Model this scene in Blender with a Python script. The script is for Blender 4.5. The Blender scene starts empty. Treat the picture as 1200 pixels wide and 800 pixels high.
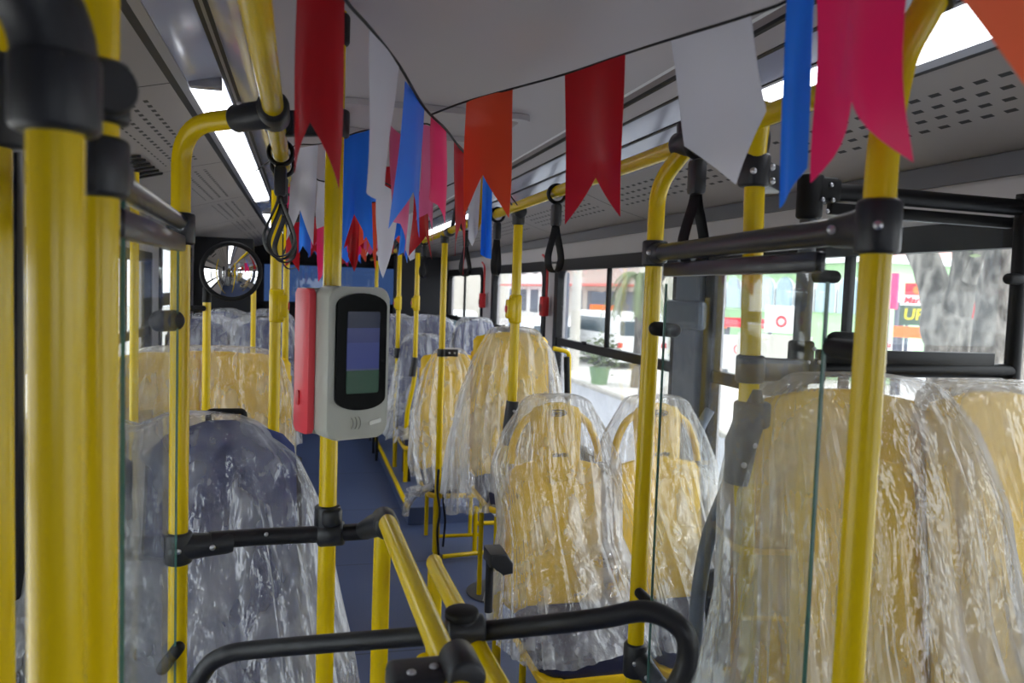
import bpy, bmesh, math, random
from mathutils import Vector, Matrix, noise
random.seed(7)
sc = bpy.context.scene
COL = sc.collection
# ------------------------------------------------------------ camera
F, CX, CY, EYE = 930.0, 600.0, 400.0, 1.55
_up = Vector((500, 14600, -930)).normalized()
_yb = Vector((-245, 67, 930)); _yb = (_yb - _up * _yb.dot(_up)).normalized()
_xb = _up.cross(_yb)
if _xb.x < 0: _xb = -_xb
RIGHT = Vector((_xb.x, _yb.x, _up.x)); UPV = Vector((_xb.y, _yb.y, _up.y)); FWD = Vector((_xb.z, _yb.z, _up.z))
cam_d = bpy.data.cameras.new('camera'); cam = bpy.data.objects.new('camera', cam_d); COL.objects.link(cam)
mw = Matrix.Identity(4)
for i in range(3):
    mw[i][0] = RIGHT[i]; mw[i][1] = UPV[i]; mw[i][2] = -FWD[i]
mw[2][3] = EYE
cam.matrix_world = mw
cam_d.sensor_width = 36; cam_d.lens = F / 1200 * 36; cam_d.clip_start = 0.02; cam_d.clip_end = 500
cam_d.dof.use_dof = True; cam_d.dof.focus_distance = 2.1; cam_d.dof.aperture_fstop = 5.0
sc.camera = cam
CAMP = Vector((0, 0, EYE))
def ray(px, py): return RIGHT * ((px - CX) / F) - UPV * ((py - CY) / F) + FWD
def at(px, py, d): return CAMP + ray(px, py) * d
def onX(px, py, x): r = ray(px, py); return CAMP + r * (x / r.x)
def onY(px, py, y): r = ray(px, py); return CAMP + r * (y / r.y)
def onZ(px, py, z): r = ray(px, py); return CAMP + r * ((z - EYE) / r.z)
# ------------------------------------------------------------ world, sun, exposure
world = bpy.data.worlds.new('overcast_sky'); sc.world = world; world.use_nodes = True
wn = world.node_tree; wn.nodes['Background'].inputs[0].default_value = (0.90, 0.95, 1.0, 1)
wn.nodes['Background'].inputs[1].default_value = 3.7
sun_d = bpy.data.lights.new('sun', 'SUN'); sun = bpy.data.objects.new('sun', sun_d); COL.objects.link(sun)
sun_d.energy = 2.5; sun_d.angle = math.radians(25); sun.rotation_euler = (math.radians(38), math.radians(28), 0); sun.location = (0, 0, 20)
sc.view_settings.view_transform = 'Standard'; sc.view_settings.look = 'None'
sc.view_settings.exposure = 0.0; sc.view_settings.gamma = 1.0
sc.view_settings.use_curve_mapping = False
sc.cycles.transparent_max_bounces = 28
sc.cycles.max_bounces = 9
# ------------------------------------------------------------ helpers
def lin(r, g, b):
    f = lambda c: (c / 255 / 12.92) if c / 255 <= 0.04045 else ((c / 255 + 0.055) / 1.055) ** 2.4
    return (f(r), f(g), f(b), 1)
def new_mat(name):
    m = bpy.data.materials.new(name); m.use_nodes = True
    nt = m.node_tree; nt.nodes.clear(); out = nt.nodes.new('ShaderNodeOutputMaterial')
    return m, nt, out
def pmat(name, col, rough=0.5, metal=0.0, coat=0.0, vary=0.0, vscale=8, bump=0.0, bscale=60, emit=0.0, spec=0.5, sheen=0.0):
    m, nt, out = new_mat(name)
    b = nt.nodes.new('ShaderNodeBsdfPrincipled'); nt.links.new(b.outputs[0], out.inputs[0])
    b.inputs['Base Color'].default_value = col; b.inputs['Roughness'].default_value = rough
    b.inputs['Metallic'].default_value = metal; b.inputs['Coat Weight'].default_value = coat
    b.inputs['Coat Roughness'].default_value = 0.08
    b.inputs['Specular IOR Level'].default_value = spec
    b.inputs['Sheen Weight'].default_value = sheen
    tc = nt.nodes.new('ShaderNodeTexCoord')
    if vary:
        n = nt.nodes.new('ShaderNodeTexNoise'); n.inputs['Scale'].default_value = vscale; n.inputs['Detail'].default_value = 4
        nt.links.new(tc.outputs['Object'], n.inputs['Vector'])
        mr = nt.nodes.new('ShaderNodeMapRange'); mr.inputs['To Min'].default_value = 1 - vary; mr.inputs['To Max'].default_value = 1 + vary
        nt.links.new(n.outputs['Fac'], mr.inputs['Value'])
        h = nt.nodes.new('ShaderNodeHueSaturation'); h.inputs['Color'].default_value = col
        nt.links.new(mr.outputs[0], h.inputs['Value']); nt.links.new(h.outputs[0], b.inputs['Base Color'])
    if bump:
        n2 = nt.nodes.new('ShaderNodeTexNoise'); n2.inputs['Scale'].default_value = bscale; n2.inputs['Detail'].default_value = 3
        nt.links.new(tc.outputs['Object'], n2.inputs['Vector'])
        bp = nt.nodes.new('ShaderNodeBump'); bp.inputs['Strength'].default_value = bump; bp.inputs['Distance'].default_value = 0.002
        nt.links.new(n2.outputs['Fac'], bp.inputs['Height']); nt.links.new(bp.outputs[0], b.inputs['Normal'])
    if emit:
        b.inputs['Emission Color'].default_value = col; b.inputs['Emission Strength'].default_value = emit
    return m
M = {}
M['yellow'] = pmat('yellow_paint', lin(214, 182, 0), 0.27, coat=0.15, vary=0.03, spec=0.35)
M['clamp'] = pmat('dark_grey_moulded_plastic', lin(36, 37, 42), 0.42, spec=0.4, bump=0.15, bscale=300)
M['blackbar'] = pmat('black_gloss_tube', lin(30, 31, 38), 0.3, coat=0.1, spec=0.4)
M['blackmatte'] = pmat('matte_black_tube', lin(30, 30, 34), 0.42, spec=0.35)
M['rubber'] = pmat('black_rubber', lin(16, 16, 18), 0.6, spec=0.3)
M['strap'] = pmat('strap_webbing', lin(24, 24, 28), 0.6, spec=0.3, bump=0.3, bscale=400)
M['steel'] = pmat('bolt_steel', lin(190, 190, 195), 0.3, metal=1.0)
M['brass'] = pmat('yellow_gloss', lin(190, 150, 20), 0.12, coat=0.8)
M['seat_y'] = pmat('yellow_seat_plastic', lin(240, 196, 24), 0.42, vary=0.03, coat=0.1)
M['seat_n'] = pmat('navy_seat_fabric', lin(52, 62, 108), 0.85, vary=0.25, vscale=30, bump=0.4, bscale=200)
M['seat_nd'] = pmat('navy_cushion', lin(30, 34, 66), 0.7, vary=0.2, vscale=20, bump=0.3, bscale=200)
M['ceil'] = pmat('ceiling_laminate', lin(176, 170, 174), 0.42, vary=0.03, vscale=2, spec=0.4)
M['lampane'] = pmat('glossy_lamp_cover', lin(175, 178, 200), 0.12, coat=0.6)
M['alu'] = pmat('aluminium_trim', lin(165, 165, 172), 0.3, metal=0.8)
M['seam'] = pmat('black_seam', lin(14, 13, 14), 0.5)
M['wallp'] = pmat('grey_wall_panel', lin(178, 174, 176), 0.5, vary=0.04)
M['walldark'] = pmat('dark_grey_band', lin(92, 92, 98), 0.45)
M['blackframe'] = pmat('black_window_frame', lin(10, 10, 12), 0.45, spec=0.25)
M['greypil'] = pmat('grey_pillar', lin(96, 106, 120), 0.45)
M['darkwall'] = pmat('dark_door_panel', lin(20, 21, 26), 0.45, spec=0.3)
M['lamp'] = pmat('light_tube', (0.93, 0.95, 1, 1), 0.4, emit=5.0)
M['red'] = pmat('red_plastic', lin(190, 24, 34), 0.4)
M['redcase'] = pmat('coral_red_case', lin(226, 66, 78), 0.4)
M['greycase'] = pmat('light_grey_case', lin(172, 172, 164), 0.45, bump=0.1, bscale=500)
M['bezel'] = pmat('black_glass', lin(7, 7, 8), 0.3, spec=0.06)
M['logo'] = pmat('dark_print', lin(52, 46, 26), 0.5)
M['cord'] = pmat('black_cord', lin(20, 20, 22), 0.7)
M['mirror'] = pmat('mirror_glass', lin(235, 235, 235), 0.02, metal=1.0)
M['plate'] = pmat('grey_plate', lin(62, 62, 66), 0.5, vary=0.1, vscale=60)
M['stone'] = pmat('pale_render', lin(205, 200, 190), 0.9, vary=0.1, vscale=1)
M['white'] = pmat('white_paint', lin(235, 235, 235), 0.35)
M['carglass'] = pmat('car_window', lin(70, 84, 92), 0.1)
M['green'] = pmat('pale_green_wall', lin(170, 205, 160), 0.85)
M['orange'] = pmat('orange_sign', lin(250, 120, 50), 0.6)
M['blue'] = pmat('blue_sign', lin(50, 90, 190), 0.6)
M['redsign'] = pmat('red_sign', lin(230, 40, 60), 0.6)
M['pinksign'] = pmat('pink_banner', lin(235, 60, 120), 0.6)
M['yel'] = pmat('yellow_print', lin(235, 220, 30), 0.6)
M['greysign'] = pmat('dark_sign', lin(90, 96, 110), 0.6)
M['leaf'] = pmat('leaf', lin(112, 126, 88), 0.6, vary=0.3, vscale=5)
M['asphalt'] = pmat('asphalt', lin(150, 152, 158), 0.9, vary=0.08, vscale=3, bump=0.5, bscale=80)
M['pave'] = pmat('pale_paving', lin(205, 202, 196), 0.9, vary=0.35, vscale=2.5, bump=0.6, bscale=8)
M['kerb'] = pmat('kerb_stone', lin(170, 166, 158), 0.9, vary=0.3, vscale=6)
M['label'] = pmat('white_label', lin(215, 215, 210), 0.4)
M['skin'] = pmat('skin', lin(170, 120, 95), 0.6)

def bark():
    m, nt, out = new_mat('grey_bark')
    b = nt.nodes.new('ShaderNodeBsdfPrincipled'); nt.links.new(b.outputs[0], out.inputs[0]); b.inputs['Roughness'].default_value = 0.95
    tc = nt.nodes.new('ShaderNodeTexCoord'); mp = nt.nodes.new('ShaderNodeMapping'); mp.inputs['Scale'].default_value = (3, 3, 1.2)
    n = nt.nodes.new('ShaderNodeTexNoise'); n.inputs['Scale'].default_value = 3; n.inputs['Detail'].default_value = 9
    nt.links.new(tc.outputs['Object'], mp.inputs[0]); nt.links.new(mp.outputs[0], n.inputs['Vector'])
    cr = nt.nodes.new('ShaderNodeValToRGB'); cr.color_ramp.elements[0].position = 0.38; cr.color_ramp.elements[0].color = lin(58, 55, 52)
    cr.color_ramp.elements[1].position = 0.65; cr.color_ramp.elements[1].color = lin(138, 133, 126)
    nt.links.new(n.outputs['Fac'], cr.inputs[0]); nt.links.new(cr.outputs[0], b.inputs['Base Color'])
    bp = nt.nodes.new('ShaderNodeBump'); bp.inputs['Distance'].default_value = 0.05; nt.links.new(n.outputs['Fac'], bp.inputs['Height']); nt.links.new(bp.outputs[0], b.inputs['Normal'])
    return m
M['bark'] = bark()

def floor_mat():
    m, nt, out = new_mat('navy_speckled_vinyl')
    b = nt.nodes.new('ShaderNodeBsdfPrincipled'); nt.links.new(b.outputs[0], out.inputs[0]); b.inputs['Roughness'].default_value = 0.4
    tc = nt.nodes.new('ShaderNodeTexCoord')
    n = nt.nodes.new('ShaderNodeTexVoronoi'); n.inputs['Scale'].default_value = 130
    nt.links.new(tc.outputs['Object'], n.inputs['Vector'])
    r = nt.nodes.new('ShaderNodeValToRGB'); r.color_ramp.elements[0].position = 0.0; r.color_ramp.elements[0].color = lin(118, 130, 165)
    r.color_ramp.elements[1].position = 0.16; r.color_ramp.elements[1].color = lin(70, 84, 120)
    nt.links.new(n.outputs['Distance'], r.inputs[0])
    # welded seams across the floor sheet every 1.1 m
    sx = nt.nodes.new('ShaderNodeSeparateXYZ'); nt.links.new(tc.outputs['Object'], sx.inputs[0])
    mo = nt.nodes.new('ShaderNodeMath'); mo.operation = 'PINGPONG'; mo.inputs[1].default_value = 0.55
    nt.links.new(sx.outputs['Y'], mo.inputs[0])
    lt = nt.nodes.new('ShaderNodeMath'); lt.operation = 'LESS_THAN'; lt.inputs[1].default_value = 0.004; nt.links.new(mo.outputs[0], lt.inputs[0])
    mx = nt.nodes.new('ShaderNodeMixRGB'); mx.inputs[2].default_value = lin(30, 36, 58)
    nt.links.new(lt.outputs[0], mx.inputs[0]); nt.links.new(r.outputs[0], mx.inputs[1]); nt.links.new(mx.outputs[0], b.inputs['Base Color'])
    return m
M['floor'] = floor_mat()

def perf_mat(v0, v1):
    """ceiling side panel: UV.x = metres along the bus, UV.y = metres across from the wall; rows of punched slots and panel joints"""
    m, nt, out = new_mat('perforated_panel')
    b = nt.nodes.new('ShaderNodeBsdfPrincipled'); nt.links.new(b.outputs[0], out.inputs[0]); b.inputs['Roughness'].default_value = 0.5
    uv = nt.nodes.new('ShaderNodeUVMap'); sp = nt.nodes.new('ShaderNodeSeparateXYZ'); nt.links.new(uv.outputs[0], sp.inputs[0])
    def mt(op, a, bb=None, c=None):
        n = nt.nodes.new('ShaderNodeMath'); n.operation = op
        for i, v in enumerate((a, bb, c)):
            if v is None: continue
            if isinstance(v, (int, float)): n.inputs[i].default_value = v
            else: nt.links.new(v, n.inputs[i])
        return n.outputs[0]
    U, V = sp.outputs[0], sp.outputs[1]
    rv = mt('DIVIDE', V, 0.040)
    row = mt('FLOOR', rv)
    stag = mt('MULTIPLY', mt('MODULO', row, 2.0), 0.5)
    u2 = mt('FRACT', mt('ADD', mt('DIVIDE', U, 0.060), stag))
    in_u = mt('LESS_THAN', mt('ABSOLUTE', mt('SUBTRACT', u2, 0.5)), 0.25)
    in_v = mt('LESS_THAN', mt('ABSOLUTE', mt('SUBTRACT', mt('FRACT', rv), 0.5)), 0.15)
    zone_v = mt('MULTIPLY', mt('GREATER_THAN', V, v0), mt('LESS_THAN', V, v1))
    pm = mt('MODULO', mt('ADD', U, 0.25), 1.35)
    zone_u = mt('MULTIPLY', mt('GREATER_THAN', pm, 0.13), mt('LESS_THAN', pm, 1.22))
    slot = mt('MULTIPLY', mt('MULTIPLY', in_u, in_v), mt('MULTIPLY', zone_v, zone_u))
    seam = mt('LESS_THAN', pm, 0.008)
    msk = mt('MAXIMUM', slot, seam)
    mx = nt.nodes.new('ShaderNodeMixRGB'); mx.inputs[1].default_value = lin(168, 162, 160); mx.inputs[2].default_value = lin(14, 13, 13)
    nt.links.new(msk, mx.inputs[0]); nt.links.new(mx.outputs[0], b.inputs['Base Color'])
    return m
M['perf'] = perf_mat(.16, .333); M['perf_left'] = perf_mat(.34, .479)

def glass_mat(name, tint=(1, 1, 1, 1), base=0.04, haze=0.0, rough=0.02, top=0.5):
    m, nt, out = new_mat(name)
    t = nt.nodes.new('ShaderNodeBsdfTransparent'); t.inputs[0].default_value = tint
    g = nt.nodes.new('ShaderNodeBsdfGlossy'); g.inputs['Roughness'].default_value = rough
    lw = nt.nodes.new('ShaderNodeLayerWeight'); lw.inputs[0].default_value = 0.12
    mr = nt.nodes.new('ShaderNodeMapRange'); mr.inputs['To Min'].default_value = base; mr.inputs['To Max'].default_value = top
    nt.links.new(lw.outputs['Fresnel'], mr.inputs['Value'])
    mx = nt.nodes.new('ShaderNodeMixShader'); nt.links.new(mr.outputs[0], mx.inputs[0]); nt.links.new(t.outputs[0], mx.inputs[1]); nt.links.new(g.outputs[0], mx.inputs[2])
    last = mx
    if haze:
        d = nt.nodes.new('ShaderNodeBsdfDiffuse'); d.inputs[0].default_value = (0.8, 0.85, 0.9, 1)
        tc = nt.nodes.new('ShaderNodeTexCoord'); n = nt.nodes.new('ShaderNodeTexNoise'); n.inputs['Scale'].default_value = 4; nt.links.new(tc.outputs['Object'], n.inputs['Vector'])
        r2 = nt.nodes.new('ShaderNodeMapRange'); r2.inputs['To Min'].default_value = haze * 0.3; r2.inputs['To Max'].default_value = haze * 1.5; nt.links.new(n.outputs['Fac'], r2.inputs['Value'])
        m2 = nt.nodes.new('ShaderNodeMixShader'); nt.links.new(r2.outputs[0], m2.inputs[0]); nt.links.new(mx.outputs[0], m2.inputs[1]); nt.links.new(d.outputs[0], m2.inputs[2]); last = m2
    nt.links.new(last.outputs[0], out.inputs[0])
    return m
M['glass'] = glass_mat('window_glass', (0.99, 1, 1, 1), 0.01, 0.03)
M['screen_glass'] = glass_mat('screen_glass', (0.97, 0.985, 0.985, 1), 0.015, 0.02, top=0.22)
M['glass_edge'] = pmat('green_glass_edge', lin(64, 104, 96), 0.2)

def film_mat():
    """thin wrinkled polythene: mostly see-through, whitish in hanging streaks, sharp sparkles where it crumples"""
    m, nt, out = new_mat('clear_plastic_film')
    L = nt.links
    tc = nt.nodes.new('ShaderNodeTexCoord')
    def tex(scale, stretch, detail, dist):
        mp = nt.nodes.new('ShaderNodeMapping'); mp.inputs['Scale'].default_value = stretch; L.new(tc.outputs['Object'], mp.inputs[0])
        n = nt.nodes.new('ShaderNodeTexNoise'); n.inputs['Scale'].default_value = scale; n.inputs['Detail'].default_value = detail; n.inputs['Distortion'].default_value = dist
        L.new(mp.outputs[0], n.inputs['Vector']); return n.outputs['Fac']
    def mth(op, a, b=None, c=None, clamp=False):
        n = nt.nodes.new('ShaderNodeMath'); n.operation = op; n.use_clamp = clamp
        for k, v in enumerate((a, b, c)):
            if v is None: continue
            if isinstance(v, (int, float)): n.inputs[k].default_value = v
            else: L.new(v, n.inputs[k])
        return n.outputs[0]
    def rng(v, f0, f1, t0, t1):
        n = nt.nodes.new('ShaderNodeMapRange'); n.inputs['From Min'].default_value = f0; n.inputs['From Max'].default_value = f1
        n.inputs['To Min'].default_value = t0; n.inputs['To Max'].default_value = t1; L.new(v, n.inputs['Value']); return n.outputs[0]
    broad = tex(7, (1, 1, .22), 2, .3)
    fine = tex(26, (1, 1, .07), 3, .1)
    crum = tex(22, (1, 1, .55), 3, .1)
    zone = rng(tex(3.2, (1, 1, .8), 2, 0), .42, .62, 0, 1)
    ridge = mth('ABSOLUTE', mth('SUBTRACT', fine, .5))
    ridge2 = mth('ABSOLUTE', mth('SUBTRACT', crum, .5))
    h = mth('ADD', mth('MULTIPLY', fine, .9), mth('MULTIPLY', mth('MULTIPLY', crum, zone), .55))
    bp = nt.nodes.new('ShaderNodeBump'); bp.inputs['Strength'].default_value = .9; bp.inputs['Distance'].default_value = 0.026; L.new(h, bp.inputs['Height'])
    white = rng(broad, .38, .70, .07, .50)
    streak = rng(fine, .52, .72, 0.0, .22)
    lw = nt.nodes.new('ShaderNodeLayerWeight'); lw.inputs[0].default_value = 0.30
    fac = mth('ADD', mth('ADD', white, streak), mth('MULTIPLY', lw.outputs['Facing'], .32), clamp=True)
    tr = nt.nodes.new('ShaderNodeBsdfTransparent'); tr.inputs[0].default_value = (0.985, 0.985, 0.985, 1)
    df = nt.nodes.new('ShaderNodeBsdfDiffuse'); df.inputs[0].default_value = (0.86, 0.87, 0.90, 1); L.new(bp.outputs[0], df.inputs['Normal'])
    tl = nt.nodes.new('ShaderNodeBsdfTranslucent'); tl.inputs[0].default_value = (0.86, 0.87, 0.90, 1)
    dt = nt.nodes.new('ShaderNodeMixShader'); dt.inputs[0].default_value = 0.45; L.new(df.outputs[0], dt.inputs[1]); L.new(tl.outputs[0], dt.inputs[2])
    m1 = nt.nodes.new('ShaderNodeMixShader'); L.new(fac, m1.inputs[0]); L.new(tr.outputs[0], m1.inputs[1]); L.new(dt.outputs[0], m1.inputs[2])
    gl = nt.nodes.new('ShaderNodeBsdfGlossy'); gl.inputs['Roughness'].default_value = 0.10; L.new(bp.outputs[0], gl.inputs['Normal'])
    lf = nt.nodes.new('ShaderNodeLayerWeight'); lf.inputs[0].default_value = 0.2
    fr = rng(lf.outputs['Fresnel'], 0, 1, .09, .5)
    m2 = nt.nodes.new('ShaderNodeMixShader'); L.new(fr, m2.inputs[0]); L.new(m1.outputs[0], m2.inputs[1]); L.new(gl.outputs[0], m2.inputs[2])
    L.new(m2.outputs[0], out.inputs[0])
    return m
M['film'] = film_mat()

def satin(name, col):
    m, nt, out = new_mat(name); L = nt.links
    b = nt.nodes.new('ShaderNodeBsdfPrincipled'); b.inputs['Base Color'].default_value = col; b.inputs['Roughness'].default_value = 0.34
    b.inputs['Sheen Weight'].default_value = 0.3; b.inputs['Sheen Roughness'].default_value = 0.3
    tc = nt.nodes.new('ShaderNodeTexCoord'); w = nt.nodes.new('ShaderNodeTexNoise'); w.inputs['Scale'].default_value = 220; L.new(tc.outputs['Object'], w.inputs['Vector'])
    bp = nt.nodes.new('ShaderNodeBump'); bp.inputs['Strength'].default_value = 0.12; bp.inputs['Distance'].default_value = 0.001; L.new(w.outputs['Fac'], bp.inputs['Height']); L.new(bp.outputs[0], b.inputs['Normal'])
    t = nt.nodes.new('ShaderNodeBsdfTranslucent'); t.inputs[0].default_value = col
    mx = nt.nodes.new('ShaderNodeMixShader'); mx.inputs[0].default_value = 0.35; L.new(b.outputs[0], mx.inputs[1]); L.new(t.outputs[0], mx.inputs[2]); L.new(mx.outputs[0], out.inputs[0])
    return m
FL = {'red': satin('red_satin', lin(196, 12, 30)), 'white': satin('white_satin', lin(225, 224, 232)), 'blue': satin('blue_satin', lin(56, 152, 255)),
      'orange': satin('orange_satin', lin(238, 96, 58)), 'pink': satin('pink_satin', lin(250, 44, 128)), 'light pink': satin('light_pink_satin', lin(230, 110, 165)), 'lit_orange': satin('lit_orange_satin', lin(255, 138, 98)), 'yellow': satin('yellow_satin', lin(230, 190, 20))}  # corner flag's orange is painted lighter, as it hangs nearer the light

# ---- mesh helpers
def frame_of(d):
    d = d.normalized(); a = Vector((0, 0, 1)) if abs(d.z) < 0.9 else Vector((1, 0, 0))
    u = d.cross(a).normalized(); return u, d.cross(u).normalized()
def fillet(pts, rad, n=8):
    pts = [Vector(p) for p in pts]; out = [pts[0]]
    for i in range(1, len(pts) - 1):
        a, b, c = pts[i - 1], pts[i], pts[i + 1]
        r = min(rad, (a - b).length * 0.48, (c - b).length * 0.48)
        p, q = b + (a - b).normalized() * r, b + (c - b).normalized() * r
        for k in range(n + 1):
            t = k / n; out.append(p * (1 - t) ** 2 + b * 2 * t * (1 - t) + q * t * t)
    out.append(pts[-1]); return out
def tube(bm, pts, r, seg=20, flat=1.0, side=None, closed=False):
    pts = [Vector(p) for p in pts]; n = len(pts); rings = []
    rs = r if isinstance(r, (list, tuple)) else [r] * n
    d0 = (pts[1] - pts[0]).normalized()
    u, v = frame_of(d0)
    if side is not None:
        u = (Vector(side) - d0 * d0.dot(Vector(side))).normalized(); v = d0.cross(u)
    for i in range(n):
        if closed: d = (pts[(i + 1) % n] - pts[i - 1]).normalized()
        elif i == 0: d = (pts[1] - pts[0]).normalized()
        elif i == n - 1: d = (pts[-1] - pts[-2]).normalized()
        else: d = ((pts[i + 1] - pts[i]).normalized() + (pts[i] - pts[i - 1]).normalized()).normalized()
        u = (u - d * u.dot(d)).normalized(); v = d.cross(u)
        rings.append([bm.verts.new(pts[i] + (u * math.cos(2 * math.pi * k / seg) + v * math.sin(2 * math.pi * k / seg) * flat) * rs[i]) for k in range(seg)])
    m = n if closed else n - 1
    for i in range(m):
        a, b = rings[i], rings[(i + 1) % n]
        for k in range(seg):
            bm.faces.new((a[k], a[(k + 1) % seg], b[(k + 1) % seg], b[k]))
    if not closed:
        bm.faces.new(rings[0][::-1]); bm.faces.new(rings[-1])
def capsule(bm, a, b, r, seg=20, n=5):
    a, b = Vector(a), Vector(b); d = (b - a).normalized(); L = (b - a).length; r0 = min(r, L / 2)
    pts, rs = [], []
    for k in range(n + 1):
        t = math.pi / 2 * k / n; pts.append(a + d * r0 * (1 - math.cos(t))); rs.append(max(r * math.sin(t), r * 0.12))
    for k in range(n + 1):
        t = math.pi / 2 * k / n; pts.append(b - d * r0 * (1 - math.sin(t))); rs.append(max(r * math.cos(t), r * 0.12))
    tube(bm, pts, rs, seg)
def softcyl(bm, a, b, r, bev=0.004, seg=24):
    a, b = Vector(a), Vector(b); d = (b - a).normalized(); bev = min(bev, (b - a).length * .3)
    tube(bm, [a, a + d * bev * .4, a + d * bev, b - d * bev, b - d * bev * .4, b], [r - bev, r - bev * .3, r, r, r - bev * .3, r - bev], seg)
def box(bm, c, s, bev=0.0, rot=None, seg=2):
    g = bmesh.ops.create_cube(bm, size=1.0); vs = g['verts']
    R = rot if rot is not None else Matrix.Identity(3)
    for v in vs: v.co = Vector((v.co.x * s[0], v.co.y * s[1], v.co.z * s[2]))
    if bev:
        es = list({e for v in vs for e in v.link_edges})
        r = bmesh.ops.bevel(bm, geom=es, offset=bev, segments=seg, affect='EDGES', profile=0.5)
        allv = set(r['verts']) | {v for v in vs if v.is_valid}
        vs = list(allv)
    for v in vs: v.co = R @ v.co + Vector(c)
    return vs
def beam(bm, a, b, w, h, bev=0.003):
    a, b = Vector(a), Vector(b); d = (b - a); y = d.normalized(); x = y.cross(Vector((0, 0, 1))).normalized(); z = x.cross(y)
    R = Matrix((x, y, z)).transposed(); box(bm, (a + b) / 2, (w, d.length, h), bev, R)
def prism(bm, poly, o, ax, ay, az, depth, bev=0.0):
    """poly (u,v) extruded by depth along az, centred"""
    o, ax, ay, az = Vector(o), Vector(ax), Vector(ay), Vector(az)
    f = [bm.verts.new(o + ax * u + ay * v - az * depth / 2) for u, v in poly]
    g = [bm.verts.new(o + ax * u + ay * v + az * depth / 2) for u, v in poly]
    n = len(poly); fs = [bm.faces.new(f[::-1]), bm.faces.new(g)]
    for i in range(n): bm.faces.new((f[i], f[(i + 1) % n], g[(i + 1) % n], g[i]))
    if bev:
        es = [e for fc in fs for e in fc.edges]
        bmesh.ops.bevel(bm, geom=es, offset=bev, segments=3, affect='EDGES', profile=0.5)
def rrect(w, h, r, n=6):
    out = []
    for cx, cy, a0 in ((w / 2 - r, h / 2 - r, 0), (-w / 2 + r, h / 2 - r, 90), (-w / 2 + r, -h / 2 + r, 180), (w / 2 - r, -h / 2 + r, 270)):
        for k in range(n + 1):
            a = math.radians(a0 + 90 * k / n); out.append((cx + r * math.cos(a), cy + r * math.sin(a)))
    return out
ORIG = {}
def obj(name, bm, mat, parent=None, smooth=True, shift=True):
    me = bpy.data.meshes.new(name)
    o0 = ORIG.get(parent.name, Vector((0, 0, 0))) if parent else Vector((0, 0, 0))
    if parent and shift:
        for v in bm.verts: v.co -= o0
    bmesh.ops.recalc_face_normals(bm, faces=bm.faces[:])
    bm.to_mesh(me); bm.free(); me.materials.append(mat)
    if smooth:
        me.shade_smooth()
        try: me.set_sharp_from_angle(angle=math.radians(40))
        except Exception: pass
    o = bpy.data.objects.new(name, me); COL.objects.link(o)
    if parent: o.parent = parent; ORIG[o.name] = o0
    else: ORIG[o.name] = Vector((0, 0, 0))
    return o
def thing(name, label, cat, loc, group=None):
    o = bpy.data.objects.new(name, None); COL.objects.link(o); o.location = loc; o.empty_display_size = 0.05
    ORIG[o.name] = Vector(loc); o['label'] = label; o['category'] = cat
    if group: o['group'] = group
    return o
def tag(o, label, cat, group=None, kind=None):
    """single-mesh thing: move its origin to the base of the mesh"""
    vs = o.data.vertices
    lo = min(v.co.z for v in vs); cx = sum(v.co.x for v in vs) / len(vs); cy = sum(v.co.y for v in vs) / len(vs)
    c = Vector((cx, cy, lo))
    for v in vs: v.co -= c
    o.location = c; o['label'] = label; o['category'] = cat
    if group: o['group'] = group
    if kind: o['kind'] = kind
    return o
def struct(name, bm, mat, smooth=False, parent=None):
    o = obj(name, bm, mat, parent, smooth)
    if not parent: o['kind'] = 'structure'
    return o
NB = bmesh.new
V = Vector
Z1 = V((0, 0, 1))

def bolts(parent, pts, nrm, r=0.0055):
    nrm = V(nrm).normalized()
    for p in pts:
        bm = NB(); softcyl(bm, V(p) - nrm * 0.003, V(p) + nrm * 0.0025, r, 0.0015, 14); softcyl(bm, V(p), V(p) + nrm * 0.0034, r * .55, .0008, 6)
        obj('bolt', bm, M['steel'], parent)
def clamp(parent, c, axis, L, r=0.026, arm=None, armL=0.05, armr=0.024, nb=2, mat=None, name='clamp'):
    """moulded collar round a tube, optional sleeve pointing along arm, bolts facing the aisle side"""
    c = V(c); axis = V(axis).normalized(); bm = NB()
    softcyl(bm, c - axis * L / 2, c + axis * L / 2, r, 0.005)
    to = (CAMP - c); to = (to - axis * to.dot(axis)).normalized()
    pts = [c + to * r]
    if arm is not None:
        arm = V(arm).normalized()
        hull = []
        tube(bm, [c, c + arm * armL * .5, c + arm * armL * .9, c + arm * armL], [L * .46, max(armr * 1.08, L * .36), armr, armr * .9], 20, flat=min(1.0, r / (L * .46)), side=axis)
        tt = (CAMP - c); tt = (tt - arm * tt.dot(arm)); tt = (tt - axis * tt.dot(axis)).normalized() if tt.length > 1e-4 else to
        pts = [c + to * r * .98, c + arm * armL * .6 + tt * r * .9]
    o = obj(name, bm, mat or M['clamp'], parent)
    if nb: bolts(o, pts[:nb], to)
    return o
def grip(parent, a, b, r=0.016, name='standoff_knob'):
    bm = NB(); capsule(bm, a, b, r); return obj(name, bm, M['rubber'], parent)
def stop_button(parent, x, y, z, side=-1):
    bm = NB(); softcyl(bm, (x, y, z - .055), (x, y, z + .055), .024, .006)
    box(bm, (x + side * .022, y - .004, z), (.03, .044, .075), .008)
    box(bm, (x + side * .012, y - .004, z), (.026, .04, .1), .008)
    o = obj('stop_button_housing', bm, M['yellow'], parent)
    bm = NB(); softcyl(bm, (x + side * .034, y - .004, z), (x + side * .041, y - .004, z), .014, .002)
    obj('push_button', bm, M['red'], o)

# ============================================================ STRUCTURE
XL, XR, YB, YF, ZC = -0.86, 1.60, 10.2, -1.6, 2.12
bm = NB(); box(bm, ((XL + XR) / 2, (YB + YF) / 2, -0.05), (XR - XL + .1, YB - YF + .1, 0.1)); struct('floor', bm, M['floor'])
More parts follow.
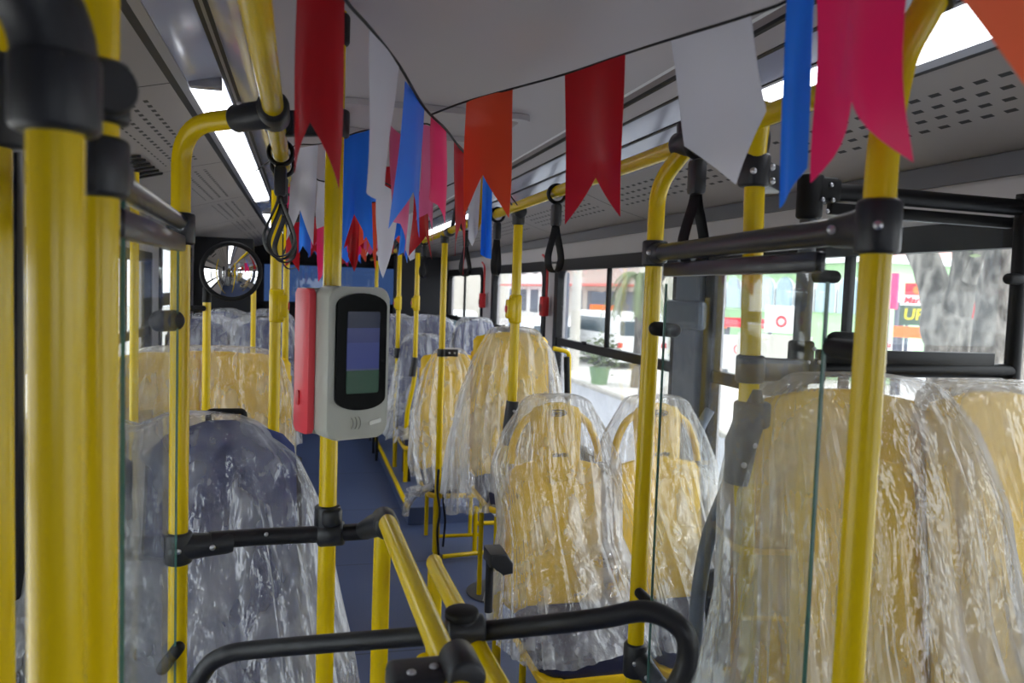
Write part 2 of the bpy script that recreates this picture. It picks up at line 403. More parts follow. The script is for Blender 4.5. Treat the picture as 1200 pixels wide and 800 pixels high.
# flat ceiling
bm = NB(); box(bm, (.32, (YB + YF) / 2, ZC + .02), (1.12, YB - YF, .04)); struct('ceiling', bm, M['ceil'])
# ceiling side coves: strip with uv
def cove(name, prof, mat, y0=YF, y1=YB, uvo=0.0):
    me = bpy.data.meshes.new(name); vs, fs = [], []
    acc = [0.0]
    for i in range(1, len(prof)): acc.append(acc[-1] + math.dist(prof[i], prof[i - 1]))
    for y in (y0, y1):
        for (x, z) in prof: vs.append((x, y, z))
    n = len(prof)
    for i in range(n - 1): fs.append((i, i + 1, n + i + 1, n + i))
    # back skin gives thickness
    b = len(vs)
    for y in (y0, y1):
        for (x, z) in prof: vs.append((x, y, z + .03))
    for i in range(n - 1): fs.append((b + i, b + n + i, b + n + i + 1, b + i + 1))
    me.from_pydata(vs, [], fs); uv = me.uv_layers.new(name='UVMap')
    for p in me.polygons:
        for li in p.loop_indices:
            vi = me.loops[li].vertex_index; k = vi % b if vi < b else vi - b
            uv.data[li].uv = (vs[vi][1] - y0 + uvo, acc[k % n])
    me.materials.append(mat); o = bpy.data.objects.new(name, me); COL.objects.link(o); me.shade_smooth(); o['kind'] = 'structure'; return o
CR = [(XR, 1.915), (1.55, 1.925), (1.46, 1.95), (1.36, 1.985), (1.24, 2.03)]
CLF = [(XL, 1.90), (-.80, 1.915), (-.70, 1.945), (-.58, 1.98), (-.44, 2.02), (-.335, 2.045)]
cove('ceiling_cove_right', CR, M['perf']); cove('ceiling_cove_left', CLF, M['perf_left'])
# lamp cover strips and trims
def strip(name, a, b, mat, y0=YF, y1=YB, th=.012):
    bm = NB(); v = V((b[0] - a[0], 0, b[1] - a[1])); nrm = V((-v.z, 0, v.x)).normalized()
    if nrm.z < 0: nrm = -nrm
    prism(bm, [(0, 0), (1, 0), (1, 1), (0, 1)], (a[0], (y0 + y1) / 2, a[1]), (v.x, 0, v.z), (nrm.x * th, 0, nrm.z * th), (0, 1, 0), y1 - y0)
    return struct(name, bm, mat)
strip('trim_1', (-.335, 2.045), (-.315, 2.048), M['seam']); strip('trim_2', (-.315, 2.046), (-.295, 2.052), M['alu'])
strip('ceiling_panel_left', (-.295, 2.056), (-.205, 2.078), M['lampane'], th=.02)
strip('trim_3', (-.209, 2.073), (-.199, 2.075), M['seam']); strip('trim_4', (-.199, 2.073), (-.192, 2.075), M['alu']); strip('trim_5', (-.192, 2.074), (-.184, 2.076), M['seam'])
strip('ceiling_panel_inner_left', (-.184, 2.082), (-.125, 2.10), M['lampane'], th=.02); strip('trim_6', (-.128, 2.094), (-.12, 2.098), M['seam'])
strip('ceiling_edge_left', (-.122, 2.10), (-.10, 2.11), M['ceil'], th=.03); strip('ceiling_flat_left', (-.24, 2.14), (-.1, 2.14), M['ceil'], th=.03)
strip('ceiling_strip_left', (-.12, 2.104), (.0, 2.12), M['ceil'], th=.03)
strip('trim_7', (1.24, 2.028), (1.228, 2.03), M['seam']); strip('trim_8', (1.228, 2.03), (1.2, 2.04), M['alu'])
strip('ceiling_panel_right', (1.2, 2.046), (1.09, 2.076), M['lampane'], th=.02)
strip('trim_9', (1.095, 2.07), (1.087, 2.073), M['seam']); strip('ceiling_panel_inner_right', (1.087, 2.076), (.99, 2.098), M['lampane'], th=.02)
strip('trim_10', (.992, 2.093), (.984, 2.096), M['seam']); strip('ceiling_edge_right', (.984, 2.098), (.92, 2.112), M['ceil'], th=.03)
strip('trim_11', (.922, 2.106), (.915, 2.109), M['seam'])
bm = NB(); box(bm, (.37, (YF + YB) / 2, 2.2), (2.6, YB - YF + .2, .05)); struct('roof_skin', bm, M['white'])

# right wall with windows
def wall_right():
    y_op = [(-1.35, 0.55), (0.75, 2.90), (3.20, 4.92), (5.20, 6.72), (7.16, 8.9)]
    bm = NB(); x = XR + .03; th = .06
    box(bm, (x, (YF + YB) / 2, .29), (th, YB - YF, .62))          # below glass
    box(bm, (x, (YF + YB) / 2, 1.85), (th, YB - YF, .22))         # above glass
    ys = [YF] + [v for p in y_op for v in p] + [YB]
    for i in range(0, len(ys), 2):
        box(bm, (x, (ys[i] + ys[i + 1]) / 2, 1.17), (th, ys[i + 1] - ys[i], 1.16))
    struct('wall_right', bm, M['wallp'])
    strip2 = NB(); box(strip2, (XR - .006, (YF + YB) / 2, 1.885), (.02, YB - YF, .055)); struct('trim_12', strip2, M['walldark'])
    for k, (a, b) in enumerate(y_op):
        z0, z1 = .60, 1.735; fx = XR - .004
        root = NB(); cy, cz = (a + b) / 2, (z0 + z1) / 2
        w, h = b - a, z1 - z0
        o_ = rrect(w + .08, h + .05, .09, 7); i_ = rrect(w - .07, h - .09, .06, 7)
        ov = [[root.verts.new((fx + dx, cy + u, cz + v)) for u, v in o_] for dx in (-.008, .035)]
        iv = [[root.verts.new((fx + dx, cy + u, cz + v)) for u, v in i_] for dx in (-.008, .035)]
        n = len(o_)
        for i in range(n):
            j = (i + 1) % n
            root.faces.new((ov[0][i], ov[0][j], iv[0][j], iv[0][i])); root.faces.new((ov[1][j], ov[1][i], iv[1][i], iv[1][j]))
            root.faces.new((ov[0][j], ov[0][i], ov[1][i], ov[1][j])); root.faces.new((iv[0][i], iv[0][j], iv[1][j], iv[1][i]))
        box(root, (fx + .012, cy, 1.235), (.03, w, .05), .004)
        mull = [a + w * .49] if k != 1 else [2.08]
        wo = struct('window_%d' % (k + 1), root, M['blackframe'])
        for my in mull:
            bm = NB(); box(bm, (fx + .01, my, (1.235 + z1) / 2), (.022, .028, z1 - 1.235 - .02), .003); obj('mullion', bm, M['blackframe'], wo, shift=False)
            bm = NB(); box(bm, (fx - .012, my + .3, 1.262), (.014, .06, .02), .003); obj('sliding_catch', bm, M['rubber'], wo, shift=False)
        bm = NB(); box(bm, (fx + .022, cy, cz), (.004, w - .02, h - .02)); obj('window_pane', bm, M['glass'], wo, False, shift=False)
wall_right()
# grey pillar cover between the first two windows, seen through the clear screen
bm = NB(); box(bm, (XR - .02, 3.05, 1.17), (.035, .22, 1.14), .012); box(bm, (XR - .045, 3.05, 1.475), (.05, .33, .12), .02); struct('trim_13', bm, M['greypil'])
# left wall
def wall_left():
    bm = NB(); x = XL - .03; th = .06
    ops = [(.2, 1.7, .55, 1.62), (2.2, 3.5, .95, 1.70), (3.7, 5.0, .95, 1.7), (5.3, 6.7, .02, 1.80), (6.9, 8.4, .95, 1.70)]
    ys = [YF] + [v for p in ops for v in p[:2]] + [YB]
    for i in range(0, len(ys), 2): box(bm, (x, (ys[i] + ys[i + 1]) / 2, .95), (th, ys[i + 1] - ys[i], 1.9))
    for a, b, z0, z1 in ops:
        box(bm, (x, (a + b) / 2, (z1 + 1.9) / 2), (th, b - a, 1.9 - z1))
        if z0 > .1: box(bm, (x, (a + b) / 2, z0 / 2), (th, b - a, z0))
    struct('wall_left', bm, M['wallp'])
    dn = wn_ = 0
    for a, b, z0, z1 in ops:
        cy, cz, w, h = (a + b) / 2, (z0 + z1) / 2, b - a, z1 - z0
        fr = NB(); t = .055
        for yy in (a + t / 2, b - t / 2): box(fr, (XL - .01, yy, cz), (.05, t, h), .004)
        for zz in (z0 + t / 2, z1 - t / 2): box(fr, (XL - .01, cy, zz), (.05, w, t), .004)
        if z0 < .1:
            dn += 1; nleaf = 4 if w > 2 else 2
            for k in range(1, nleaf): box(fr, (XL - .005, a + w * k / nleaf, cz), (.05, .09, h), .004)
            for k in range(nleaf):
                box(fr, (XL - .005, a + w * (k + .5) / nleaf, .35), (.03, w / nleaf, .6), .004)
                box(fr, (XL - .005, a + w * (k + .5) / nleaf, 1.42), (.03, w / nleaf, .08), .004)
            o = struct('door_%d' % dn, fr, M['darkwall'])
            for k in range(nleaf):
                yk = a + w * (k + .12) / nleaf; bm = NB(); tube(bm, fillet([(XL + .02, yk, .75), (XL + .07, yk, .78), (XL + .07, yk, 1.25), (XL + .02, yk, 1.28)], .03), .013); obj('door_handle', bm, M['yellow'], o, shift=False)
        else:
            wn_ += 1; box(fr, (XL - .01, cy, 1.25), (.03, w, .045), .004); box(fr, (XL - .01, cy, 1.47), (.03, .03, .42), .003)
            o = struct('window_%d' % (wn_ + 5), fr, M['blackframe'])
        bm = NB(); box(bm, (XL - .02, cy, cz), (.004, w - .04, h - .04)); obj('pane', bm, M['glass'], o, False, shift=False)
wall_left()
bm = NB(); box(bm, (XL + .006, (YF + YB) / 2, 1.87), (.02, YB - YF, .07)); struct('trim_14', bm, M['walldark'])
# rear wall with window band
bm = NB(); cx = (XL + XR) / 2
box(bm, (cx, YB, .65), (2.5, .06, 1.3)); box(bm, (cx, YB, 1.97), (2.5, .06, .32)); box(bm, (XL + .2, YB, 1.55), (.4, .06, .6)); box(bm, (XR - .2, YB, 1.55), (.4, .06, .6))
struct('wall_back', bm, M['darkwall'])
bm = NB(); box(bm, (cx, YB - .01, 1.3), (1.75, .05, .05), .004); box(bm, (cx, YB - .01, 1.8), (1.75, .05, .05), .004); box(bm, (cx, YB - .01, 1.55), (.05, .05, .5), .004)
w9 = struct('window_9', bm, M['blackframe']); bm = NB(); box(bm, (cx, YB, 1.55), (1.7, .004, .5)); obj('pane', bm, glass_mat('tinted_rear_glass', (.10, .14, .22, 1), .05), w9, False, shift=False)
# unseen front wall behind the camera, windscreen shrunk to dim the front light
bm = NB(); box(bm, (cx, YF, .55), (2.5, .06, 1.1)); box(bm, (cx, YF, 1.92), (2.5, .06, .44)); box(bm, (XL + .35, YF, 1.4), (.7, .06, .62)); box(bm, (XR - .3, YF, 1.4), (.6, .06, .62)); struct('wall_front', bm, M['walldark'])
bm = NB(); box(bm, (cx + .05, YF, 1.4), (1.16, .01, .6)); struct('window_10', bm, M['glass'])
# dark full-height partition by the rear door
bm = NB(); box(bm, (1.28, 8.95, .95), (.60, .05, 1.9), .01); struct('wall_partition_right', bm, M['darkwall'])
bm = NB(); box(bm, (-.62, 6.85, .95), (.46, .05, 1.9), .01); struct('wall_partition_left', bm, M['darkwall'])
# ceiling lights
def light(x0, z0, x1, z1, y0, y1, label):
    t = thing('ceiling_light', label, 'light', ((x0 + x1) / 2, y0, min(z0, z1)))
    bm = NB(); prism(bm, [(0, 0), (x1 - x0, z1 - z0), (x1 - x0, z1 - z0 + .008), (0, .008)], (x0, (y0 + y1) / 2, z0 - .012), (1, 0, 0), (0, 0, 1), (0, 1, 0), y1 - y0); obj('diffuser', bm, M['lamp'], t, False)
    for y in (y0 - .02, y1 + .02):
        bm = NB(); box(bm, ((x0 + x1) / 2, y, (z0 + z1) / 2 - .006), (abs(x1 - x0), .03, .03), .003); obj('end_cap', bm, M['alu'], t)
light(-.292, 2.056, -.212, 2.076, 2.25, 5.2, 'long lit strip light in the left ceiling cove')
light(-.292, 2.056, -.212, 2.076, 6.1, 8.6, 'far lit strip light near the rear in the left ceiling cove')
light(1.196, 2.046, 1.096, 2.074, .9, 1.85, 'bright strip light in the right ceiling cove nearest the front')
light(1.196, 2.046, 1.096, 2.074, 5.0, 8.6, 'long lit strip light farther back in the right ceiling cove')
# hatch frame on the ceiling
def hatch(y, label):
    bm = NB()
    o_, i_ = rrect(.62, .5, .05), rrect(.55, .43, .03)
    for z in (2.119, 2.106):
        pass
    n = len(o_); A = [[bm.verts.new((.40 + u, y + v, z)) for u, v in P] for P in (o_, i_) for z in (2.119, 2.10)]
    for i in range(n):
        j = (i + 1) % n
        bm.faces.new((A[1][i], A[1][j], A[3][j], A[3][i])); bm.faces.new((A[0][i], A[0][j], A[1][j], A[1][i])); bm.faces.new((A[2][i], A[2][j], A[3][j], A[3][i])); bm.faces.new((A[0][i], A[0][j], A[2][j], A[2][i]))
    t = tag(obj('ceiling_hatch', bm, M['ceil']), label, 'hatch')
hatch(2.75, 'flat escape hatch frame in the pale ceiling above the card reader')
hatch(6.0, 'escape hatch frame in the ceiling toward the rear')
# louvre vent on the upper left wall
t = thing('louvre_vent', 'small black slatted vent high on the left wall panel', 'vent', (-.66, 3.2, 1.9))
for k in range(6):
    a = onY(228 + 0, 262, 3.0)
    y = 3.05 + k * .09; bm = NB(); beam(bm, (-.70, y, 1.937), (-.56, y + .03, 1.978), .03, .008, .002); obj('slat', bm, M['seam'], t)

# ============================================================ POLES AND RAILS
R = 0.018
YEL = 'yellow grab poles and handrails'
def pole(name, label, pts, r=R, fil=.09, cat='pole', mat='yellow', part='tube'):
    pts = [V(p) for p in pts]; base = min(pts, key=lambda p: p.z)
    t = thing(name, label, cat, base); bm = NB(); tube(bm, fillet(pts, fil) if len(pts) > 2 else pts, r, 24); obj(part, bm, M[mat], t); return t
def foot(t, x, y, r=R):
    bm = NB(); softcyl(bm, (x, y, 0.0), (x, y, .03), r * 2.2, .006); obj('floor_flange', bm, M['clamp'], t)
# --- ceiling rails
RZ = 1.852
lr = pole('ceiling_handrail', 'long yellow handrail running under the left side of the ceiling', [(-.055, .45, RZ), (-.055, 9.2, RZ)], cat='handrail')
rr = pole('ceiling_handrail', 'long yellow handrail running under the right side of the ceiling with hanging straps', [(.75, .98, RZ + .008), (.75, 9.2, RZ)], cat='handrail')
for y in (3.6, 5.2, 6.8):
    for rt, x in ((lr, -.055), (rr, .75)):
        bm = NB(); softcyl(bm, (x, y, RZ - .02), (x, y, RZ + .03), .024, .004); sx = x - .02 if x < .3 else x + .17
        tube(bm, [(x, y, RZ + .02), (x + .01, y, 2.125)], .010, 14); obj('ceiling_bracket', bm, M['clamp'], rt)
# --- pole 387 (validator)
px = lambda y: onY(390, y, 1.7)
VP = V((.058, 1.68, 0))
p387 = pole('card_reader_pole', 'yellow aisle pole that carries the red and grey card reader', [(VP.x, VP.y, 0), (VP.x, VP.y, 2.10)], r=.0185)
foot(p387, VP.x, VP.y)
bm = NB(); z0 = onY(403, 28, 1.68).z; softcyl(bm, (VP.x, VP.y, z0 - .045), (VP.x, VP.y, z0 + .02), .026, .008); obj('top_cap', bm, M['rubber'], p387)
zc = onY(396, 145, 1.68).z
clamp(p387, (VP.x, VP.y, zc), Z1, .055, .029, nb=1)
bm = NB(); beam(bm, (VP.x, VP.y, zc), (-.055, VP.y, zc - .01), .03, .05, .006); softcyl(bm, (-.055, VP.y - .025, zc - .008), (-.055, VP.y + .025, zc - .008), .028, .005); obj('rail_link', bm, M['clamp'], p387)
zk = onY(388, 605, 1.68).z
clamp(p387, (VP.x, VP.y, zk), Z1, .05, .027, nb=1)
# --- pole 215 with bend to left rail
a = V((-.225, 1.62, 0))
zb = onY(210, 175, 1.62).z; e1 = onY(283, 110, 1.60)
p215 = pole('grab_pole', 'yellow pole by the left glass screen, its top bent to the ceiling rail', [(a.x, a.y, 0), (a.x, a.y, zb + .045), (-.065, 1.50, RZ - .005)], fil=.075)
foot(p215, a.x, a.y)
c1 = V((-.225, 1.62, zb + .045)).lerp(V((-.065, 1.50, RZ - .005)), .62); d1 = (V((-.065, 1.50, RZ)) - V((-.225, 1.62, zb + .045))).normalized()
bm = NB(); softcyl(bm, c1, c1 + d1 * .085, .025, .005); softcyl(bm, (-.055, 1.44, RZ), (-.055, 1.54, RZ), .028, .006); o = obj('tee_clamp', bm, M['clamp'], p215); bolts(o, [c1 + d1 * .02 + V((-.005, -.012, .022))], (0, -.3, 1))
z = onY(213, 268, 1.62).z
clamp(p215, (a.x, a.y, z), Z1, .06, .026, nb=1)
z = onY(215, 640, 1.62).z
clamp(p215, (a.x, a.y, z - .002), Z1, .062, .026, arm=V((.058 + .225, .06, 0)), armL=.1, armr=.022)
zz = onY(208, 375, 1.62).z; grip(p215, (a.x - .035, a.y - .07, zz), (a.x + .0, a.y - .0, zz), .02)
zz = onY(208, 770, 1.6).z; grip(p215, (a.x - .03, a.y - .03, zz - .025), (a.x + .012, a.y - .022, zz + .03), .012)
# --- near-left poles
def atY(pxx, pyy, y): return onY(pxx, pyy, y)
n66 = V((-.1645, .61, 0)); zt = onY(66, 150, .61).z; ztt = onY(60, 30, .61).z
pA = pole('grab_pole', 'nearest thick yellow pole at the left with a large dark elbow joint on top', [(n66.x, n66.y, 0), (n66.x, n66.y, zt + .03)], r=.0182)
foot(pA, n66.x, n66.y)
bm = NB(); tube(bm, fillet([(n66.x, n66.y, zt), (n66.x, n66.y, zt + .078), (n66.x - .05, n66.y - .03, zt + .13)], .05), .0265, 24); softcyl(bm, (n66.x, n66.y, zt - .004), (n66.x, n66.y, zt + .05), .0285, .005); o = obj('elbow_joint', bm, M['clamp'], pA)

bm = NB(); tube(bm, [(n66.x - .045, n66.y - .027, zt + .125), (n66.x - .16, n66.y - .09, zt + .21)], .0195, 24); obj('upper_tube', bm, M['yellow'], pA)
n119 = V((-.182, .80, 0))
pB = pole('grab_pole', 'full height thick yellow pole with two dark collars, holding the left glass screen', [(n119.x, n119.y, 0), (n119.x, n119.y, 2.03)], r=.0187)
foot(pB, n119.x, n119.y)
z = onY(122, 110, .8).z; clamp(pB, (n119.x, n119.y, z), Z1, .055, .0275, arm=(.55, -.85, .05), armL=.035, nb=0)
zA = onY(120, 197, .8).z; clamp(pB, (n119.x, n119.y, zA), Z1, .054, .0275, arm=(-.02, 1, 0), armL=.05, nb=0)
n0 = onY(3, 300, 1.0)
pC = pole('grab_pole', 'yellow pole cut off by the left edge of the picture', [(n0.x - .008, 1.0, 0), (n0.x - .008, 1.0, 2.0)], r=.018)
foot(pC, n0.x, 1.0)
z = onY(5, 120, 1.0).z; clamp(pC, (n0.x - .004, 1.0, z), Z1, .1, .028, nb=0)
bm = NB(); box(bm, (-.60, 1.75, .62), (.36, .035, 1.2), .01)
# dark gap panel behind the near poles
g = onY(22, 300, 1.9)
bm = NB(); box(bm, (g.x - .05, 1.92, 1.15), (.10, .05, 1.6), .008)
tag(obj('door_pillar', bm, M['darkwall']), 'narrow black upright pillar beside the front door, seen between the left poles', 'pillar')

# left glass screen
def screen(name, label, A, B, z0, z1, off):
    A, B = V(A), V(B); d = (B - A); d.z = 0; L = d.length; d.normalize(); nrm = d.cross(Z1); c = (A + B) / 2; c.z = (z0 + z1) / 2
    t = thing(name, label, 'glass screen', (c.x, c.y, z0))
    c = c + nrm * off
    bm = NB(); prism(bm, rrect(L, z1 - z0, .02), c, d, Z1, nrm, .006); obj('glass_pane', bm, M['screen_glass'], t, False)
    for s in (-1, 1):
        bm = NB(); box(bm, c + d * s * (L / 2), (.004, .004, z1 - z0 - .04)); R_ = None; obj('glass_edge', bm, M['glass_edge'], t, False)
    return t, d, nrm
gz1 = onY(146, 235, .86).z
screen('glass_screen', 'clear glass screen between the left poles reflecting the bunting', (n119.x + .01, .86, 0), (-.225, 1.59, 0), .55, 1.655, 0)
bL = thing('screen_top_bar', 'double black bar along the top of the left glass screen', 'bar', (-.2, 1.2, 1.68))
zl = onY(213, 268, 1.62).z
bm = NB(); tube(bm, [(n119.x, .83, zA - .005), (-.225, 1.60, zl + .012)], .0145, 20); obj('bar', bm, M['blackbar'], bL)
bm = NB(); beam(bm, (n119.x + .005, .85, zA - .045), (-.222, 1.60, zl - .028), .018, .03, .004); obj('glass_channel', bm, M['blackbar'], bL)

# --- aisle poles right
def rpole(x, y, label, zlo=0.0, zbend=1.15, bendx=0.0, btn=None, col2=None, r=R, top=RZ):
    pts = [(x, y, 0), (x, y, top)]
    if bendx:
        pts = [(x + bendx, y, 0), (x + bendx, y, zbend - .35), (x, y, zbend - .1), (x, y, top)]
    t = pole('grab_pole', label, pts, r=r, fil=.06); foot(t, pts[0][0], y)
    bm = NB(); softcyl(bm, (x, y, top - .05), (x, y, top + .01), .024, .005); softcyl(bm, (x, y - .03, top), (x, y + .03, top), .026, .005); obj('top_clamp', bm, M['clamp'], t)
    if btn: stop_button(t, x, y, btn)
    return t
z604 = onY(603, 495, 2.95).z; zb604 = onY(602, 362, 2.95).z; x604 = onY(604, 362, 2.95).x
t = rpole(x604, 2.95, 'yellow aisle pole with stop button behind the front pair of emblem seats', zbend=z604, bendx=-.03, btn=zb604)
bm = NB(); tube(bm, [(x604 + .0, 2.945, z604 + .085), (x604 - .012, 2.945, z604 - .085)], [.024, .03], 20); o = obj('seat_handle_sleeve', bm, M['clamp'], t); bolts(o, [(x604, 2.917, z604 + .05), (x604 - .01, 2.915, z604 - .05)], (0, -1, 0))
x519 = onY(518, 400, 4.4).x
t = rpole(x519, 4.4, 'slim yellow aisle pole with black twisted strap near its foot', r=.0175)
zz = onY(519, 413, 4.4).z; bm = NB(); softcyl(bm, (x519, 4.4, zz - .022), (x519, 4.4, zz + .022), .026, .004); beam(bm, (x519, 4.39, zz), (x519 + .09, 4.39, zz), .02, .042, .004); o = obj('clamp', bm, M['clamp'], t); bolts(o, [(x519 + .04, 4.378, zz), (x519 + .07, 4.378, zz)], (0, -1, 0))
bm = NB(); pts = [onY(x, y, 4.36) for x, y in ((514, 550), (512, 575), (516, 600), (512, 622), (514, 650))]; tube(bm, fillet(pts, .04), .018, 12, flat=.35); obj('hanging_strap', bm, M['strap'], t)
bm = NB(); pts = [onY(x, y, 4.38) for x, y in ((521, 560), (519, 585), (522, 610), (519, 640))]; tube(bm, fillet(pts, .04), .012, 12, flat=.5); obj('hanging_strap', bm, M['strap'], t)
x488 = onY(488, 360, 5.8).x; z488 = onY(486, 428, 5.8).z
t = rpole(x488, 5.8, 'thin yellow pole with stop button, right one of two before the dark partition', zbend=z488, bendx=-.05, btn=onY(488, 355, 5.8).z, r=.0175)
bm = NB(); tube(bm, [(x488, 5.795, z488 + .06), (x488 - .02, 5.795, z488 - .08)], [.024, .028], 16); obj('seat_handle_sleeve', bm, M['clamp'], t)
x467 = onY(467, 360, 6.3).x
t = rpole(x467, 6.3, 'thinnest yellow pole with stop button, left one of two before the dark partition', btn=onY(467, 355, 6.3).z, r=.0175)
zz = onY(467, 412, 6.3).z; bm = NB(); softcyl(bm, (x467, 6.3, zz - .05), (x467, 6.3, zz + .03), .027, .004); obj('clamp', bm, M['clamp'], t)
x439 = onY(441, 340, 8.0).x
rpole(x439, 8.0, 'distant yellow pole just right of the card reader, near the rear of the aisle')
# left aisle poles
x323 = onY(323, 350, 2.75).x
t = pole('grab_pole', 'yellow left aisle pole with a stop button, left of the card reader', [(x323, 2.75, 0), (x323, 2.75, RZ)], r=.0185); foot(t, x323, 2.75)
stop_button(t, x323 + .004, 2.74, onY(325, 358, 2.75).z, 1)
x242 = onY(242, 400, 3.3).x; z242 = onY(240, 345, 3.3).z
t = pole('mirror_pole', 'short yellow pole rising from the left seats to carry the round mirror', [(x242, 3.3, 0), (x242, 3.3, z242)], r=.0155); foot(t, x242, 3.3)
grip(t, (x242 - .07, 3.28, onY(235, 361, 3.3).z), (x242 + .0, 3.28, onY(235, 361, 3.3).z), .011, 'knob')
xx = onY(297, 360, 4.9)
t = pole('grab_pole', 'small yellow pole just right of the round mirror, behind the left seats', [(xx.x, 4.9, 0), (xx.x, 4.9, onY(297, 330, 4.9).z)], r=.015); foot(t, xx.x, 4.9)
xx = onY(335, 360, 3.9)
t = pole('grab_pole', 'thin yellow pole half hidden behind the left aisle pole with the stop button', [(xx.x, 3.9, 0), (xx.x, 3.9, RZ)], r=.015); foot(t, xx.x, 3.9)
xx = onY(157, 450, 2.9)
t = pole('grab_pole', 'thin yellow pole seen through the left glass screen', [(xx.x, 2.9, 0), (xx.x, 2.9, 1.9)], r=.014); foot(t, xx.x, 2.9)
# --- convex mirror
mc = onY(271, 318, 3.25); t = thing('round_mirror', 'round black-rimmed convex mirror above the left seats', 'mirror', (mc.x, mc.y, mc.z - .11))
fw = (CAMP + V((.15, 0, 0)) - mc).normalized(); uu, vv = frame_of(fw)
bm = NB(); rings = []
for k in range(9):
    th = math.radians(48) * k / 8; rr_ = .105 * math.sin(th) / math.sin(math.radians(48)); dz = (math.cos(th) - math.cos(math.radians(48))) * .105 / math.sin(math.radians(48))
    rings.append([bm.verts.new(mc + fw * dz + (uu * math.cos(2 * math.pi * j / 40) + vv * math.sin(2 * math.pi * j / 40)) * max(rr_, .0004)) for j in range(40)])
for k in range(8):
    for j in range(40): bm.faces.new((rings[k][j], rings[k][(j + 1) % 40], rings[k + 1][(j + 1) % 40], rings[k + 1][j]))
obj('mirror_dome', bm, M['mirror'], t)
bm = NB(); tube(bm, [mc + (uu * math.cos(2 * math.pi * j / 40) + vv * math.sin(2 * math.pi * j / 40)) * .108 for j in range(40)], .008, 10, closed=True); softcyl(bm, mc - fw * .03, mc - fw * .002, .106, .006, 40); obj('mirror_rim', bm, M['rubber'], t)
bm = NB(); tube(bm, [mc - fw * .03, (x242, 3.3, z242 + .02), (x242, 3.3, z242 - .03)], .017, 14); obj('mirror_bracket', bm, M['rubber'], t)

# --- pole 770 curved top
xq = .73; yq = 1.575
ptop = onX(800, 180, .75)
def py_on(px_, py_, y): return onY(px_, py_, y)
xb_ = onY(745, 760, yq).x; xt_ = onY(767, 300, yq).x
b1 = V((onY(776, 215, yq).x, yq, onY(776, 200, yq).z))
p770 = pole('grab_pole', 'yellow pole with curved top at the rear edge of the clear screen', [(xt_ - .006, yq, 0), (xt_, yq, b1.z - .03), (.752, 1.50, RZ)], fil=.07)
foot(p770, xt_, yq)
bm = NB(); softcyl(bm, (.75, 1.45, RZ + .01), (.75, 1.53, RZ + .01), .027, .006); tube(bm, [V((.752, 1.50, RZ)), V((.75, 1.5, RZ + .05))], .02, 16); o = obj('top_clamp', bm, M['clamp'], p770)
zc7 = onY(767, 297, yq).z; zc1 = onY(1025, 265, .77).z
x1030 = .632; y1030 = .775
dirb = V((x1030 - xt_, y1030 - yq, zc1 - zc7)).normalized()
clamp(p770, (xt_, yq, zc7), Z1, .055, .027, arm=dirb, armL=.06, armr=.02)
zz = onY(770, 385, yq).z; grip(p770, (xt_ - .022, yq - .035, zz + .003), (xt_ + .045, yq - .052, zz - .002), .0150)
zz = onY(753, 695, yq).z; grip(p770, (xt_ - .02, yq - .025, zz + .02), (xt_ + .022, yq - .04, zz - .018), .0115)
zz = onY(741, 772, yq).z; clamp(p770, (xt_ - .003, yq, zz), Z1, .075, .026, arm=(.5, -.75, -.5), armL=.07, armr=.022)
bm = NB(); c0 = V((xt_, yq, zz)) + V((.5, -.75, -.5)).normalized() * .05; d0 = V((.5, -.75, -.5)).normalized(); softcyl(bm, c0, c0 + d0 * .12, .0165, .004)
obj('lower_bar_stub', bm, M['blackbar'], p770)
# --- pole 1030
zt = onY(1034, 150, y1030).z
p1030 = pole('grab_pole', 'thick yellow pole in the right foreground with its top bent towards the ceiling light', [(x1030 - .006, y1030, 0), (x1030, y1030, zt - .01), onY(1056, 62, .765), onY(1084, 14, .75), onY(1108, -30, .74)], r=.0178, fil=.06)
foot(p1030, x1030, y1030)
e = V((.74, .742, RZ + .09)); bm = NB(); tube(bm, [onY(1093, -2, .745), onY(1106, -22, .742), onY(1122, -50, .74)], .0235, 20); o = obj('top_elbow', bm, M['clamp'], p1030)
clamp(p1030, (x1030, y1030, zc1), Z1, .062, .025, arm=-dirb, armL=.1, armr=.0195)
zz = onY(985, 400, .80).z
# black bar + glass channel
tb = thing('screen_top_bar', 'glossy black bar joining the curved pole to the thick right foreground pole', 'bar', (.69, 1.2, 1.6))
A_, B_ = V((xt_, yq, zc7)) + dirb * .04, V((x1030, y1030, zc1)) - dirb * .05
bm = NB(); tube(bm, [A_, B_], .0175, 24); obj('bar', bm, M['blackbar'], tb)
C_, D_ = A_ + dirb * .03 + V((0.004, 0, -.036)), A_ + dirb * .64 + V((0.004, 0, -.036))
bm = NB(); beam(bm, C_, D_, .016, .028, .005); obj('glass_channel', bm, M['blackbar'], tb)
# right glass screen: far edge by pole 770, near edge at px 968
ge = onY(985, 330, .93)
gA = A_ + dirb * .045; gB = A_ + dirb * .665
t, d, nrm = screen('glass_screen', 'clear frameless glass screen hanging from the black bar in front of the large yellow seat', (gA.x, gA.y, 0), (gB.x, gB.y, 0), .45, zc7 - .045, 0)
# knobs holding the glass edge
kz = onY(985, 400, 1.0).z; grip(p1030, (x1030 + .018, y1030 + .10, kz), (x1030 + .003, y1030 + .0, kz), .012)
